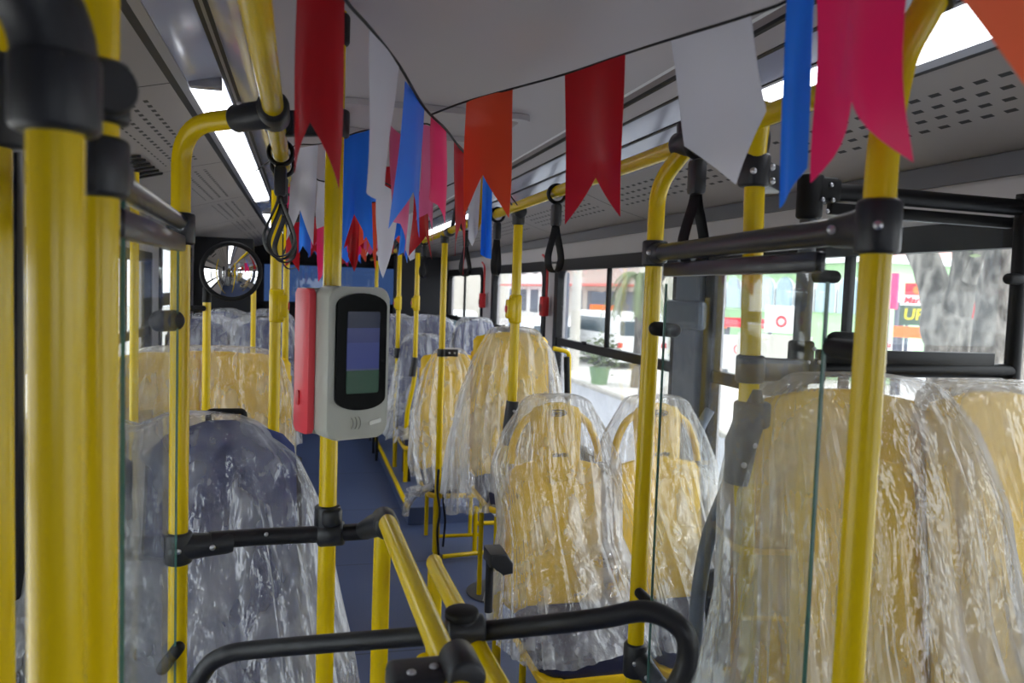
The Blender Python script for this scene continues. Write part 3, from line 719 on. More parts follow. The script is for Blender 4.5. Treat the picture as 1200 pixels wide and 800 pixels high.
# --- pole 882 with boot
x8, y8 = .79, 1.31
zb = onY(876, 525, y8).z; ztp = onY(900, 150, y8).z
xl8 = onY(868, 580, y8).x
p882 = pole('grab_pole', 'yellow pole with a large dark boot fitting rising beside the big wrapped yellow seat', [(xl8 + .06, y8 - .12, 0), (xl8, y8 - .01, zb - .09), (xl8 + .003, y8, zb), (onY(879, 440, y8).x, y8, zb + .12), (onY(884, 200, y8).x, y8, ztp - .05), (.76, 1.24, RZ + .03)], fil=.05, r=.0185)
bm = NB(); pp = [onY(x, y, y8 - .002) for x, y in ((882, 455), (879, 490), (868, 520), (863, 566))]; tube(bm, pp, [.021, .034, .036, .027], 20, flat=.75); softcyl(bm, onY(882, 470, y8), onY(880, 500, y8), .034, .006); o = obj('boot_fitting', bm, pmat('boot_grey_plastic', lin(78, 82, 90), .45), p882); bolts(o, [onY(884, 522, y8 - .035), onY(872, 545, y8 - .035)], (0, -1, 0))
bm = NB(); c = onY(884, 200, y8); softcyl(bm, c - Z1 * .03, c + Z1 * .03, .0285, .005); beam(bm, c, (.905, 1.42, c.z + .002), .04, .05, .008); o = obj('clamp', bm, M['clamp'], p882)
bolts(o, [onY(883, 200, y8 - .03), onY(905, 196, y8 - .02), onY(905, 212, y8 - .02), onY(925, 206, y8 + .0)], (-.2, -1, 0), .006)
bm = NB(); tube(bm, fillet([onY(884, 178, y8), onY(888, 160, y8), V((.752, 1.27, RZ + .01))], .03), .0245, 18); obj('top_elbow', bm, M['clamp'], p882)
c = onY(868, 432, y8)
bm = NB(); c = onY(879, 432, y8); softcyl(bm, c - Z1 * .026, c + Z1 * .026, .0265, .005); beam(bm, c, onY(940, 434, 1.42), .035, .045, .008); o = obj('clamp', bm, M['clamp'], p882)
# --- transverse black guard frame behind the big seat
yg = 1.43
fr = thing('window_guard', 'black tubular guard frame across the window behind the large wrapped yellow seat', 'frame', (1.2, yg, 0))
u0 = onY(945, 300, yg).x; u1 = onY(1196, 300, yg).x
zt0 = onY(950, 222, yg).z; zt1 = onY(1190, 243, yg).z; zl0 = onY(960, 430, yg).z; zl1 = onY(1185, 432, yg).z
postm = pmat('dark_slate_tube', lin(62, 66, 74), .4)
bm = NB(); tube(bm, [(u0, yg, 0), (u0, yg, zt0 + .01)], .0175, 20); obj('post', bm, postm, fr)
bm = NB(); tube(bm, [(u1, yg, 0), (u1, yg, zt1 + .03)], .0175, 20); obj('post', bm, M['blackframe'], fr)
bm = NB(); tube(bm, [(u0, yg, zt0), (u1, yg, zt1)], .018, 20); obj('top_rail', bm, M['blackframe'], fr)
bm = NB(); beam(bm, (u0 + .05, yg + .005, zt0 - .035), (u1 - .03, yg + .005, zt1 - .035), .018, .024, .003); obj('glass_channel', bm, M['blackframe'], fr)
bm = NB(); tube(bm, [(u0, yg, zl0 - .005), (u1, yg, zl1 - .005)], .016, 20); obj('lower_rail', bm, M['blackframe'], fr)
bm = NB(); beam(bm, (u0 + .04, yg, zl0 + .022), (u1 - .06, yg, zl1 + .020), .022, .03, .003); obj('lower_channel', bm, M['blackframe'], fr)
bm = NB(); softcyl(bm, (u0, yg, zt0 - .06), (u0, yg, zt0 + .03), .026, .006); beam(bm, (u0, yg - .004, zt0), (u0 + .06, yg - .004, zt0), .04, .05, .01); o = obj('tee_clamp', bm, M['rubber'], fr)
bolts(o, [(u0 + .03, yg - .027, zt0 + .008), (u0 + .012, yg - .027, zt0 - .022), (u0 + .036, yg - .027, zt0 - .022), (u0 + .024, yg - .027, zt0 - .045)], (0, -1, 0), .0045)
bm = NB(); softcyl(bm, (u0, yg, zl0 - .035), (u0, yg, zl0 + .055), .026, .006); beam(bm, (u0 - .045, yg - .004, zl0 - .008), (u0 + .05, yg - .004, zl0 - .008), .04, .05, .01); o = obj('tee_clamp', bm, M['rubber'], fr)
bolts(o, [(u0 + .012, yg - .027, zl0 + .04), (u0 + .0, yg - .027, zl0 + .012), (u0 + .026, yg - .027, zl0 + .012), (u0 + .012, yg - .027, zl0 - .02)], (0, -1, 0), .0045)
zz = onY(965, 324, yg).z; grip(fr, (u0, yg - .01, zz), (u0 + .075, yg - .01, zz), .0135)
zz = onY(1185, 327, yg).z; grip(fr, (u1 - .05, yg - .01, zz), (u1, yg - .01, zz), .0125)
bm = NB(); box(bm, (u1 + .0, yg - .01, onY(1190, 480, yg).z), (.05, .05, .10), .008); obj('post_block', bm, M['blackframe'], fr)
bm = NB(); box(bm, ((u0 + u1) / 2, yg + .005, (zt0 + zl0) / 2), (u1 - u0 - .1, .005, zt0 - zl0 - .1)); obj('glass_pane', bm, M['screen_glass'], fr, False)
zz = onY(975, 398, 1.05).z; 
grip(fr, (u0 + .035, yg - .04, zl0 + .058), (u0 + .17, yg - .02, zl0 + .056), .019)
# --- turnstile rails (yellow) and black arm
zr = onY(450, 603, 1.6)
tr = thing('turnstile_handrail', 'pair of yellow tubular rails sloping toward the viewer beside the turnstile', 'handrail', (zr.x, 1.6, 0))
A0 = onY(445, 650, 1.62)
B0 = onY(449, 608, 1.62); E0 = at(516, 760, 1.08); E1 = at(545, 830, .93)
bm = NB(); tube(bm, fillet([(A0.x, 1.62, 0), (B0.x, 1.62, B0.z - .005), B0 + (E0 - B0) * .1 + V((0, 0, .012)), E0, E1], .035), .018, 24); obj('rail_tube', bm, M['yellow'], tr)
A1 = onY(504, 690, 1.68); B1 = onY(503, 656, 1.68); E2 = at(565, 770, 1.2); E3 = at(590, 815, 1.08)
bm = NB(); tube(bm, fillet([(A1.x + .01, 1.68, 0), (A1.x + .01, 1.68, B1.z - .004), B1 + (E2 - B1) * .1 + V((0, 0, .01)), E2, E3], .035), .0165, 24); obj('rail_tube', bm, M['yellow'], tr)
tt = at(498, 790, .98); bm = NB(); softcyl(bm, (at(497, 680, 1.45).x, at(497, 680, 1.45).y, 0), at(498, 770, 1.12), .012, .003); obj('support_tube', bm, M['yellow'], tr)
# clamp on upper tube
d = (E0 - B0).normalized(); c = B0 + (E0 - B0) * .03 + V((0, 0, .002))
bm = NB(); softcyl(bm, c - d * .02, c + d * .05, .0255, .006); c2 = onY(425, 622, 1.64); tube(bm, [c + d * .015, c.lerp(c2, .5), c2], [.026, .024, .019], 18); o = obj('clamp', bm, M['clamp'], tr)
bolts(o, [c.lerp(c2, .45) + V((0, -.008, .022)), c.lerp(c2, .75) + V((0, -.008, .019))], (0, -.3, 1), .0045)
# lower plate clamp
c = at(508, 792, 1.0); d = (E1 - E0).normalized()
bm = NB(); sd = d.cross(Z1).normalized(); up2 = sd.cross(d); R3 = Matrix((sd, d, up2)).transposed(); box(bm, c + V((0, 0, -.005)), (.115, .07, .036), .010, R3, 3); softcyl(bm, at(540, 780, 1.0) - d * .03, at(540, 780, 1.0) + d * .04, .024, .005); o = obj('lower_clamp', bm, M['clamp'], tr)
bolts(o, [c + R3 @ V((-.025, -.012, .0135)), c + R3 @ V((.0, .002, .0135)), c + R3 @ V((.03, .012, .0135))], R3 @ V((0, 0, 1)), .006)
# link bar between pole 215, pole 387 and turnstile clamp
lb = thing('guard_bar', 'straight black guard bar joining the left screen pole to the turnstile rails', 'bar', (0, 1.65, 1.0))
P0 = onY(245, 633, 1.63); P1 = onY(300, 629, 1.66); P2 = onY(388, 625, 1.67); P3 = onY(432, 622, 1.65)
bm = NB(); tube(bm, [P0, P1, P2, P3], .0175, 22); obj('bar', bm, M['blackmatte'], lb)
bm = NB(); dd = (P3 - P2).normalized(); softcyl(bm, P2 - dd * .028, P2 + dd * .028, .026, .006); o = obj('clamp', bm, M['clamp'], lb); bolts(o, [onY(312, 626, 1.64)], (0, -1, 0), .004)
bm = NB(); softcyl(bm, P2 + V((0, -.005, .02)), P2 + V((0, -.005, .055)), .022, .006); obj('swivel_joint', bm, M['clamp'], lb)
# black arm
ba = thing('turnstile_tripod', 'long matte black tube bent down at both ends across the bottom of the picture', 'arm', at(500, 760, 1.28))
pts = [at(222, 830, 1.36), at(236, 790, 1.36), at(262, 768, 1.36), at(320, 759, 1.35), at(545, 741, 1.26), at(690, 726, 1.18), at(758, 716, 1.15), at(800, 738, 1.13), at(805, 775, 1.13), at(790, 810, 1.13)]
def smooth(pts, n=6):
    out = []; P = [pts[0]] + list(pts) + [pts[-1]]
    for i in range(1, len(P) - 2):
        for k in range(n):
            t = k / n; a, b, c, d = P[i - 1], P[i], P[i + 1], P[i + 2]
            out.append(.5 * ((2 * b) + (c - a) * t + (2 * a - 5 * b + 4 * c - d) * t * t + (3 * b - a - 3 * c + d) * t ** 3))
    out.append(pts[-1]); return out
bm = NB(); tube(bm, smooth(pts), .0155, 22); obj('arm_tube', bm, M['blackmatte'], ba)
c = at(545, 737, 1.24); bm = NB(); softcyl(bm, c - V((.03, 0, 0)), c + V((.03, -.003, 0)), .0235, .005); softcyl(bm, c + V((0, 0, -.03)), c + V((0, 0, .028)), .021, .005); o = obj('swivel_clamp', bm, M['clamp'], ba)
bm = NB(); c3 = at(541, 722, 1.24); softcyl(bm, c3 - Z1 * .004, c3 + Z1 * .012, .0265, .004); obj('joint_cap', bm, M['rubber'], ba)
# --- grab straps
def strap(x, y, label, drop=.24, z=RZ, tw=.0):
    t = thing('grab_strap', label, 'strap', (x, y, z - drop), 'hanging grab straps on the ceiling rails' if False else None)
    bm = NB(); tube(bm, [V((x, y, z)) + V((math.cos(a) * .027, 0, math.sin(a) * .027)) for a in [2 * math.pi * k / 24 for k in range(24)]], .011, 10, closed=True, flat=.5, side=(0, 1, 0)); obj('rail_loop', bm, M['strap'], t)
    bm = NB(); box(bm, (x, y, z - .065), (.028, .038, .07), .008); obj('sleeve', bm, M['clamp'], t)
    ca, sa = math.cos(tw), math.sin(tw)
    Ls = drop - .09; prof = [(w_ * .036, -.09 - t_ * Ls) for w_, t_ in ((0, 0), (.22, .2), (.75, .5), (1, .72), (.72, .92), (0, 1), (-.72, .92), (-1, .72), (-.75, .5), (-.22, .2), (0, .01))]
    bm = NB(); tube(bm, smooth([V((x + sa * u, y + ca * u, z + v)) for u, v in prof], 5), .013, 10, flat=.16, side=(ca, -sa, 0)); obj('hand_loop', bm, M['strap'], t)
for i, (yy, tw, lb_) in enumerate([(1.445, 1.1, 'black grab strap hanging beside the curved-top yellow pole'), (2.35, .9, 'black grab strap hanging in front of the window with the red hammer box'), (3.12, .5, 'black grab strap hanging just behind the pole with the stop button'),
                                    (3.75, .8, 'black grab strap partly behind the narrow blue flag'), (5.1, .8, 'distant black grab strap farther along the right rail')]):
    strap(.75, yy, lb_, tw=tw)
for yy, tw, lb_ in [(1.95, 1.3, 'nearest black grab strap on the left rail, above the aisle pole'), (2.15, 2.0, 'black grab strap on the left rail turned sideways behind the nearest one'), (2.5, .9, 'third black grab strap on the left rail, just before the stop button pole'), (3.6, 1.2, 'farther black grab strap on the left ceiling rail')]:
    strap(-.055, yy, lb_, tw=tw)
# dangling bracket near flags (black arm from ceiling)
t = thing('ceiling_bracket', 'dark flat support arm coming down from the ceiling to the right rail between flags', 'bracket', (.75, 4.2, RZ))
bm = NB(); beam(bm, (.76, 4.2, RZ), (.80, 4.2, 2.1), .03, .02, .004); obj('arm', bm, M['clamp'], t); bm = NB(); softcyl(bm, (.75, 4.16, RZ), (.75, 4.24, RZ), .026, .005); obj('collar', bm, M['clamp'], t)
# emergency hammer boxes
for yy, lb_ in ((5.06, 'red emergency hammer box on the pillar left of the large side window'), (6.95, 'red emergency hammer box on the second window pillar, farther back')):
    t = thing('emergency_box', lb_, 'emergency box', (XR - .03, yy, 1.42))
    zz = 1.455; bm = NB(); box(bm, (XR - .045, yy, zz), (.05, .07, .13), .008); obj('case', bm, M['red'], t)
    bm = NB(); tube(bm, fillet([(XR - .03, yy, zz + .06), (XR - .03, yy, 1.76), (XR - .03, yy + .12, 1.80)], .05), .008, 10); obj('red_cable', bm, M['red'], t)
    bm = NB(); box(bm, (XR - .072, yy, zz - .01), (.006, .05, .05), .002); obj('cover_plate', bm, pmat('dark_red', lin(120, 12, 20), .4), t)

# ============================================================ CARD READER
vc = onY(404, 421, 1.66)
vt = thing('card_reader', 'red and light grey electronic card reader with dark screen clamped to the aisle pole', 'card reader', (vc.x, vc.y, vc.z - .15))
ang = math.radians(24); fx_ = V((math.cos(ang), math.sin(ang), 0)); fy_ = V((-math.sin(ang), math.cos(ang), 0))   # fy_ points away from the viewer
Rv = Matrix((fx_, fy_, Z1)).transposed()
vo = V((vc.x - .006, vc.y - .035, vc.z))
def vp(u, d, v): return vo + Rv @ V((u, d, v))
bm = NB(); prism(bm, rrect(.132, .300, .022, 6), vp(.008, -.022, 0), fx_, Z1, fy_, .064, .005); obj('grey_front_body', bm, M['greycase'], vt)
bm = NB(); prism(bm, rrect(.126, .290, .014, 5), vp(-.003, .042, 0), fx_, Z1, fy_, .075, .004); obj('grey_rear_body', bm, M['greycase'], vt)
bm = NB(); prism(bm, rrect(.066, .288, .010, 5), vp(-.066, .034, 0), fy_, Z1, fx_, .014, .003); sp = obj('red_side_panel', bm, M['redcase'], vt)
bm = NB(); prism(bm, rrect(.014, .03, .004, 3), vp(-.0745, .045, -.075), fy_, Z1, fx_, .003, .001); obj('slot', bm, M['red'], sp)
# screen bezel, arched top, bowed bottom
pl = []
for k in range(13):
    a = math.pi * k / 12; pl.append((.054 * math.cos(a) if k not in (0, 12) else (.054 if k == 0 else -.054), .112 + .026 * math.sin(a)))
for k in range(13):
    a = math.pi + math.pi * k / 12; pl.append((.054 * math.cos(a), -.068 + .024 * math.sin(a)))
bm = NB(); prism(bm, pl, vp(.010, -.056, 0), fx_, Z1, fy_, .012, 0); bz = obj('screen_bezel', bm, M['bezel'], vt)
m, nt, out = new_mat('reader_display'); b = nt.nodes.new('ShaderNodeBsdfPrincipled'); nt.links.new(b.outputs[0], out.inputs[0]); b.inputs['Roughness'].default_value = .12
tc = nt.nodes.new('ShaderNodeTexCoord'); sx = nt.nodes.new('ShaderNodeSeparateXYZ'); nt.links.new(tc.outputs['Generated'], sx.inputs[0])
rp = nt.nodes.new('ShaderNodeValToRGB'); rp.color_ramp.interpolation = 'CONSTANT'; els = rp.color_ramp.elements
els[0].position = 0; els[0].color = lin(38, 66, 52); els[1].position = .30; els[1].color = lin(58, 66, 120)
for p_, c_ in ((.28, lin(70, 76, 110)), (.62, lin(52, 58, 104)), (.80, lin(34, 38, 58))): e_ = els.new(p_); e_.color = c_
nt.links.new(sx.outputs['Z'], rp.inputs[0]); nt.links.new(rp.outputs[0], b.inputs['Base Color']); nt.links.new(rp.outputs[0], b.inputs['Emission Color']); b.inputs['Emission Strength'].default_value = .25; b.inputs['Specular IOR Level'].default_value = .15
bm = NB(); prism(bm, rrect(.070, .160, .003, 2), vp(.012, -.0630, .022), fx_, Z1, fy_, .002); obj('display', bm, m, bz)
bm = NB(); prism(bm, rrect(.026, .008, .002, 2), vp(.046, -.056, -.118), fx_ + V((0, 0, .2)), Z1, fy_, .002); obj('label_strip', bm, M['label'], vt)
# contactless symbol: a few embossed arcs
for k in range(3):
    bm = NB(); c = vp(-.002 + k * .008, -.0555, -.118); tube(bm, [c + fx_ * (.012 * (math.cos(a) - 1)) + Z1 * (.014 + k * .001) * math.sin(a) for a in [(-.9 + 1.8 * j / 8) for j in range(9)]], .0009, 6); obj('contactless_mark', bm, pmat('mark_grey', lin(140, 140, 134), .5), vt)
bm = NB(); softcyl(bm, (VP.x, VP.y, vc.z - .05), (VP.x, VP.y, vc.z + .05), .027, .004); obj('pole_bracket', bm, M['clamp'], vt)

# ============================================================ SEATS
def pad(bm, z0, z1, hw, yc, th, nz=22, nu=16, bulge=.018, top_round=.10, bot_round=.04, x0=0):
    """upholstered or moulded back: hw(t) half width, yc(z) centre depth"""
    fr_, bk = [], []
    for i in range(nz + 1):
        t = i / nz; z = z0 + (z1 - z0) * t
        w = hw(t)
        dt = z1 - z
        if dt < top_round: w *= max(.02, (1 - ((top_round - dt) / top_round) ** 2.6)) ** .5 if dt > 0 else .30
        db = z - z0
        if db < bot_round: w *= (1 - .35 * ((bot_round - db) / bot_round) ** 2)
        a, b_ = [], []
        for j in range(nu + 1):
            u = -1 + 2 * j / nu; e = (1 - abs(u) ** 4) ** .5 if abs(u) < 1 else 0
            ez = min(1, (min(dt, db) / .03) ** .5) if min(dt, db) > 0 else 0
            k = th / 2 * e * (.35 + .65 * ez)
            y = yc(z) - bulge * (u * u) * .8
            a.append(bm.verts.new((x0 + w * u, y - k, z))); b_.append(bm.verts.new((x0 + w * u, y + k, z)) if 0 < j < nu else a[-1])
        fr_.append(a); bk.append(b_)
    for i in range(nz):
        for j in range(nu):
            bm.faces.new((fr_[i][j], fr_[i][j + 1], fr_[i + 1][j + 1], fr_[i + 1][j])); 
            q = [bk[i][j + 1], bk[i][j], bk[i + 1][j], bk[i + 1][j + 1]]
            bm.faces.new(q)
    for row in (0, nz):
        loop = fr_[row] + bk[row][1:-1][::-1]
        try: bm.faces.new(loop)
        except Exception: pass
def text_obj(body, size, loc, ax, ay, mat, parent, name='printed_word', ext=.0006, shear=.35):
    cu = bpy.data.curves.new('txt', 'FONT'); cu.body = body; cu.size = size; cu.extrude = ext; cu.align_x = 'CENTER'; cu.align_y = 'CENTER'; cu.shear = shear; cu.offset = size * .02
    tmp = bpy.data.objects.new('txt', cu); COL.objects.link(tmp); dg = bpy.context.evaluated_depsgraph_get(); me = bpy.data.meshes.new_from_object(tmp.evaluated_get(dg))
    COL.objects.unlink(tmp); bpy.data.objects.remove(tmp)
    ax, ay = V(ax).normalized(), V(ay).normalized(); az = ax.cross(ay)
    o0 = ORIG.get(parent.name, V((0, 0, 0)))
    for v in me.vertices: v.co = V(loc) + ax * v.co.x + ay * v.co.y + az * v.co.z - o0
    me.materials.clear(); me.materials.append(mat); me.name = name; o = bpy.data.objects.new(name, me); COL.objects.link(o); o.parent = parent; return o
def seat(x, y, top, kind, label, group, logo=False, width=.41, detail=True):
    """passenger seat facing the viewer; y = front face of back at cushion height; top = height of back"""
    t = thing('bus_seat', label, 'seat', (x, y, 0), group)
    sz = top - .72; rec = lambda z: y + .045 + (z - sz) * .13
    my = M['seat_y'] if kind == 'y' else M['seat_n']
    w = width / 2 - .012
    if kind == 'y' and not logo:
        bm = NB(); pad(bm, sz - .02, top, lambda t_: w * (1 - .04 * t_), rec, .06, nz=34, nu=22, top_round=.045, x0=x); bk = obj('backrest', bm, my, t)
        bm = NB(); pad(bm, sz + .10, top - .12, lambda t_: w * .66, lambda z: rec(z) - .022, .03, top_round=.06, bot_round=.06, x0=x); obj('back_pad', bm, my, bk)
    elif kind == 'y':
        bm = NB(); pad(bm, sz - .02, top - .20, lambda t_: w * (1 - .06 * t_), rec, .05, top_round=.05, x0=x); bk = obj('backrest', bm, my, t)
        bm = NB(); pad(bm, top - .30, top, lambda t_: .088 + .012 * t_, lambda z: rec(z) - .008, .042, top_round=.045, bot_round=.02, bulge=.004, x0=x, nz=16, nu=10); hr = obj('headrest', bm, my, t)
        for s in (-1, 1):
            zz = lambda h: V((0, rec(top - h), top - h))
            pts = [zz(.22) + V((x + s * w * .93, 0, 0)), zz(.15) + V((x + s * w * .88, 0, 0)), zz(.08) + V((x + s * w * .70, 0, 0)), zz(.045) + V((x + s * .085, 0, 0))]
            bm = NB(); tube(bm, smooth(pts, 6), .014, 12); obj('handhold_rim', bm, my, t)
        if logo:
            z = top - .035; bm = NB(); tube(bm, [V((x + .034 * math.cos(a), rec(z) - .032 , z + .011 * math.sin(a))) for a in [2 * math.pi * k / 28 for k in range(28)]], .0018, 6, closed=True); lg = obj('oval_emblem', bm, M['logo'], hr)
            text_obj('clarite', .019, (x, rec(z) - .032, z), (1, 0, 0), (0, .13, 1), M['logo'], lg)
            z = top - .185; text_obj('clarite', .024, (x + .008, rec(z) - .034, z), (1, 0, 0), (0, .13, 1), M['logo'], bk)
            bm = NB(); prism(bm, rrect(.05, .045, .004, 3), (x, rec(top - .235) - .026, top - .235), (1, 0, 0), (0, .13, 1), (0, 1, 0), .003); obj('data_plate', bm, pmat('plate_yellow', lin(200, 170, 60), .5), bk)
    else:
        bm = NB(); pad(bm, sz - .02, top, lambda t_: w * (1 - .10 * t_), rec, .065, top_round=.10, x0=x); bk = obj('backrest', bm, my, t)
        bm = NB(); zt_ = top + .004; tube(bm, fillet([(x - .045, rec(top) + .02, top - .03), (x - .045, rec(top) + .015, zt_ + .018), (x + .045, rec(top) + .015, zt_ + .018), (x + .045, rec(top) + .02, top - .03)], .012), .008, 12); obj('grab_handle', bm, M['rubber'], t)
    # shell behind
    bm = NB(); pad(bm, sz - .06, top - (.215 if logo else .03), lambda t_: (w + .008) * (1 - .06 * t_), lambda z: rec(z) + .034, .02, nz=10, nu=10, top_round=.08, x0=x); obj('back_shell', bm, M['seat_y'] if kind == 'y' else M['plate'], t)
    # cushion and pan
    bm = NB(); prism(bm, rrect(width - .03, .43, .06, 6), (x, y - .20, sz - .025), (1, 0, 0), (0, 1, 0), (0, 0, 1), .06, .02); obj('cushion', bm, M['seat_nd'], t)
    bm = NB(); prism(bm, rrect(width - .01, .45, .05, 6), (x, y - .20, sz - .065), (1, 0, 0), (0, 1, 0), (0, 0, 1), .025, .006); obj('seat_pan', bm, M['seat_y'], t)
    fm = M['yellow'] if kind == 'y' else M['blackmatte']
    if detail:
        for s in (-1, 1):
            bm = NB(); lx = x + s * (width / 2 - .06); tube(bm, fillet([(lx, y - .34, 0.01), (lx, y - .34, sz - .09), (lx, y - .02, sz - .09), (lx, y - .02, 0.01)], .03), .013, 12); obj('leg_frame', bm, fm, t)
        bm = NB(); tube(bm, [(x - width / 2 + .06, y - .34, .10), (x + width / 2 - .06, y - .34, .10)], .011, 12); obj('cross_tube', bm, fm, t)
    return t

def cover(label, stations, fold=.03, dip=None, seed=0, nth=150, nz=56, hem=.03, group='clear plastic covers over the seats', flapfreq=7, ridge_x=None, hw_top=.035):
    """stations from the top down: (z, x_left, x_right, y_front, y_back); a thin sheet hanging with folds"""
    bm = NB(); S = stations; zt, zb = S[0][0], S[-1][0]; rings = []
    def st(z):
        for i in range(len(S) - 1):
            if S[i][0] >= z >= S[i + 1][0]:
                f = (S[i][0] - z) / (S[i][0] - S[i + 1][0] + 1e-9); return [S[i][k] * (1 - f) + S[i + 1][k] * f for k in range(1, 5)]
        return list(S[-1][1:])
    caps = 7
    for i in range(nz + 1 + caps):
        if i < caps: v = 0; shrink = math.sin(math.pi / 2 * (i + .15) / caps); zlift = .020 * (1 - (i / caps) ** 2)
        else: v = (i - caps) / nz; shrink = 1; zlift = 0
        z0 = zt + (zb - zt) * v; xl, xr, yf, yb = st(z0)
        cx, cy, a, b_ = (xl + xr) / 2, (yf + yb) / 2, (xr - xl) / 2, (yb - yf) / 2
        row = []
        for k in range(nth):
            th = 2 * math.pi * k / nth; c, s = math.cos(th), math.sin(th)
            e = 2 / 3.2
            ux = math.copysign(abs(c) ** e, c); uy = math.copysign(abs(s) ** e, s)
            n1 = noise.noise(V((c * flapfreq * .5 + seed, s * flapfreq * .5, v * .55 + seed)))
            n2 = noise.noise(V((c * flapfreq * 1.5, s * flapfreq * 1.5 + seed, v * .9)))
            n3 = noise.noise(V((c * 14 + seed, s * 14, v * 5)))
            dsp = fold * (min(1, v * 1.3) ** .8 + .10) * ((1 - 2.6 * abs(n1)) * .9 + (1 - 3.0 * abs(n2)) * .40) + fold * .10 * n3
            dsp = max(dsp, -.22 * fold)
            if v == 0: dsp *= shrink
            x = cx + ux * a * (shrink if i < caps else 1); y = cy + uy * b_ * shrink
            x += c * dsp; y += s * dsp * 1.0
            z = z0 + zlift
            if dip:
                for dx_, dd, dw in dip: z -= dd * math.exp(-((x - dx_) / dw) ** 2) * (1 - v) ** 3
            # rounded shoulders
            if a > 0: q = min(1.0, abs(ux) * shrink); z -= (q ** 6) * .05 * (1 - v) ** 6
            z += hem * v ** 6 * noise.noise(V((c * 2.2 + seed * 2, s * 2.2, 3.3))) * 2
            row.append(bm.verts.new((x, y, z)))
        rings.append(row)
    for i in range(len(rings) - 1):
        for k in range(nth):
            bm.faces.new((rings[i][k], rings[i][(k + 1) % nth], rings[i + 1][(k + 1) % nth], rings[i + 1][k]))
    bm.faces.new(rings[0])
    o = obj('plastic_sheet', bm, M['film'])
    o.data.shade_smooth()
    return tag(o, label, 'plastic cover', group)
GY = 'yellow seats on the right'; GN = 'navy seats'
def std_cover(label, x0, x1, y, top, seed, spread=.10, drop=.62, wt=None, **kw):
    """x0,x1 = outer edges of the seat(s)"""
    rec = lambda z: y + .045 + (z - (top - .72)) * .13
    i = wt if wt is not None else .03
    S = [(top + .012, x0 + i, x1 - i, rec(top) - .055, rec(top) + .05),
         (top - .10, x0 + i * .5 - .005, x1 - i * .5 + .005, rec(top) - .085, rec(top) + .065),
         (top - .26, x0 - .015, x1 + .015, rec(top) - .13, rec(top) + .065),
         (top - .50, x0 - spread * .55, x1 + spread * .5, y - .16, rec(top) + .06),
         (top - .66, x0 - spread * .8, x1 + spread * .75, y - .38, rec(top) + .05),
         (top - drop - .12, x0 - spread, x1 + spread, y - .46, rec(top) + .04)]
    return cover(label, S, seed=seed, **kw)
# right front: big pair
seat(1.03, 1.235, 1.375, 'y', 'large yellow seat under plastic, nearest the viewer at the right', GY, width=.46)
seat(1.385, 1.20, 1.375, 'y', 'yellow window seat at the right edge of the picture, under plastic', GY, width=.38)
rec = lambda z: 1.235 + .045 + (z - .655) * .13
cover('broad loose plastic cover draped over the large yellow seat nearest the viewer at the right', [(1.392, .84, 1.25, 1.24, 1.42), (1.33, .815, 1.275, 1.19, 1.43), (1.20, .79, 1.275, 1.11, 1.43), (1.0, .765, 1.27, 1.05, 1.38), (.72, .70, 1.28, .90, 1.36), (.46, .66, 1.29, .84, 1.34)], fold=.034, seed=3.1, nth=240, nz=80, flapfreq=9)
cover('plastic cover over the window seat at the right edge of the picture', [(1.385, 1.19, 1.54, 1.185, 1.37), (1.30, 1.18, 1.55, 1.15, 1.38), (1.0, 1.20, 1.55, 1.02, 1.35), (.5, 1.25, 1.55, .86, 1.33)], fold=.022, seed=8.4)
# right second: logo pair
emblem_seat = seat(.91, 2.64, 1.145, 'y', 'yellow aisle seat with oval emblem on its headrest', GY, logo=True, width=.39)
seat(1.305, 2.62, 1.145, 'y', 'yellow window seat with oval emblem, directly behind the curved-top pole', GY, logo=True, width=.39)
def tent(label, x, y, top, seed, xl, xr, hl, hr_):
    rec = lambda z: y + .045 + (z - (top - .72)) * .13
    return cover(label, [(top + .012, x - hl, x + hr_, rec(top) - .055, rec(top) + .05), (top - .10, x - hl * 1.36 , x + hr_ * 1.36, rec(top) - .075, rec(top) + .065), (top - .22, x - hl * 1.62, x + hr_ * 1.62, rec(top) - .11, rec(top) + .065), (top - .45, x - (xl * .75), x + xr * .8, y - .12, rec(top) + .05), (top - .64, x - xl * .9, x + xr * .95, y - .34, rec(top) + .05), (top - .72, x - xl, x + xr, y - .46, rec(top) + .04)], fold=.018, seed=seed, nth=190, nz=76, flapfreq=9)
tent('plastic cover narrow at the top over the yellow aisle seat with the oval emblem', .91, 2.64, 1.145, 1.7, .27, .25, .14, .15)
tent('plastic cover over the yellow window seat behind the curved-top yellow pole', 1.305, 2.62, 1.145, 5.2, .21, .25, .145, .145)
# third: tall centre seat
seat(1.05, 3.86, 1.335, 'y', 'tall yellow seat under a long plastic sheet, behind the pole with the stop button', GY, width=.44)
cover('long whitish plastic sheet hanging over the tall yellow seat in the middle', [(1.35, .90, 1.20, 3.86, 4.0), (1.26, .86, 1.25, 3.82, 4.02), (1.05, .79, 1.27, 3.74, 4.02), (.8, .73, 1.29, 3.60, 4.0), (.52, .70, 1.32, 3.46, 3.98)], fold=.03, seed=6.6, hem=.02)
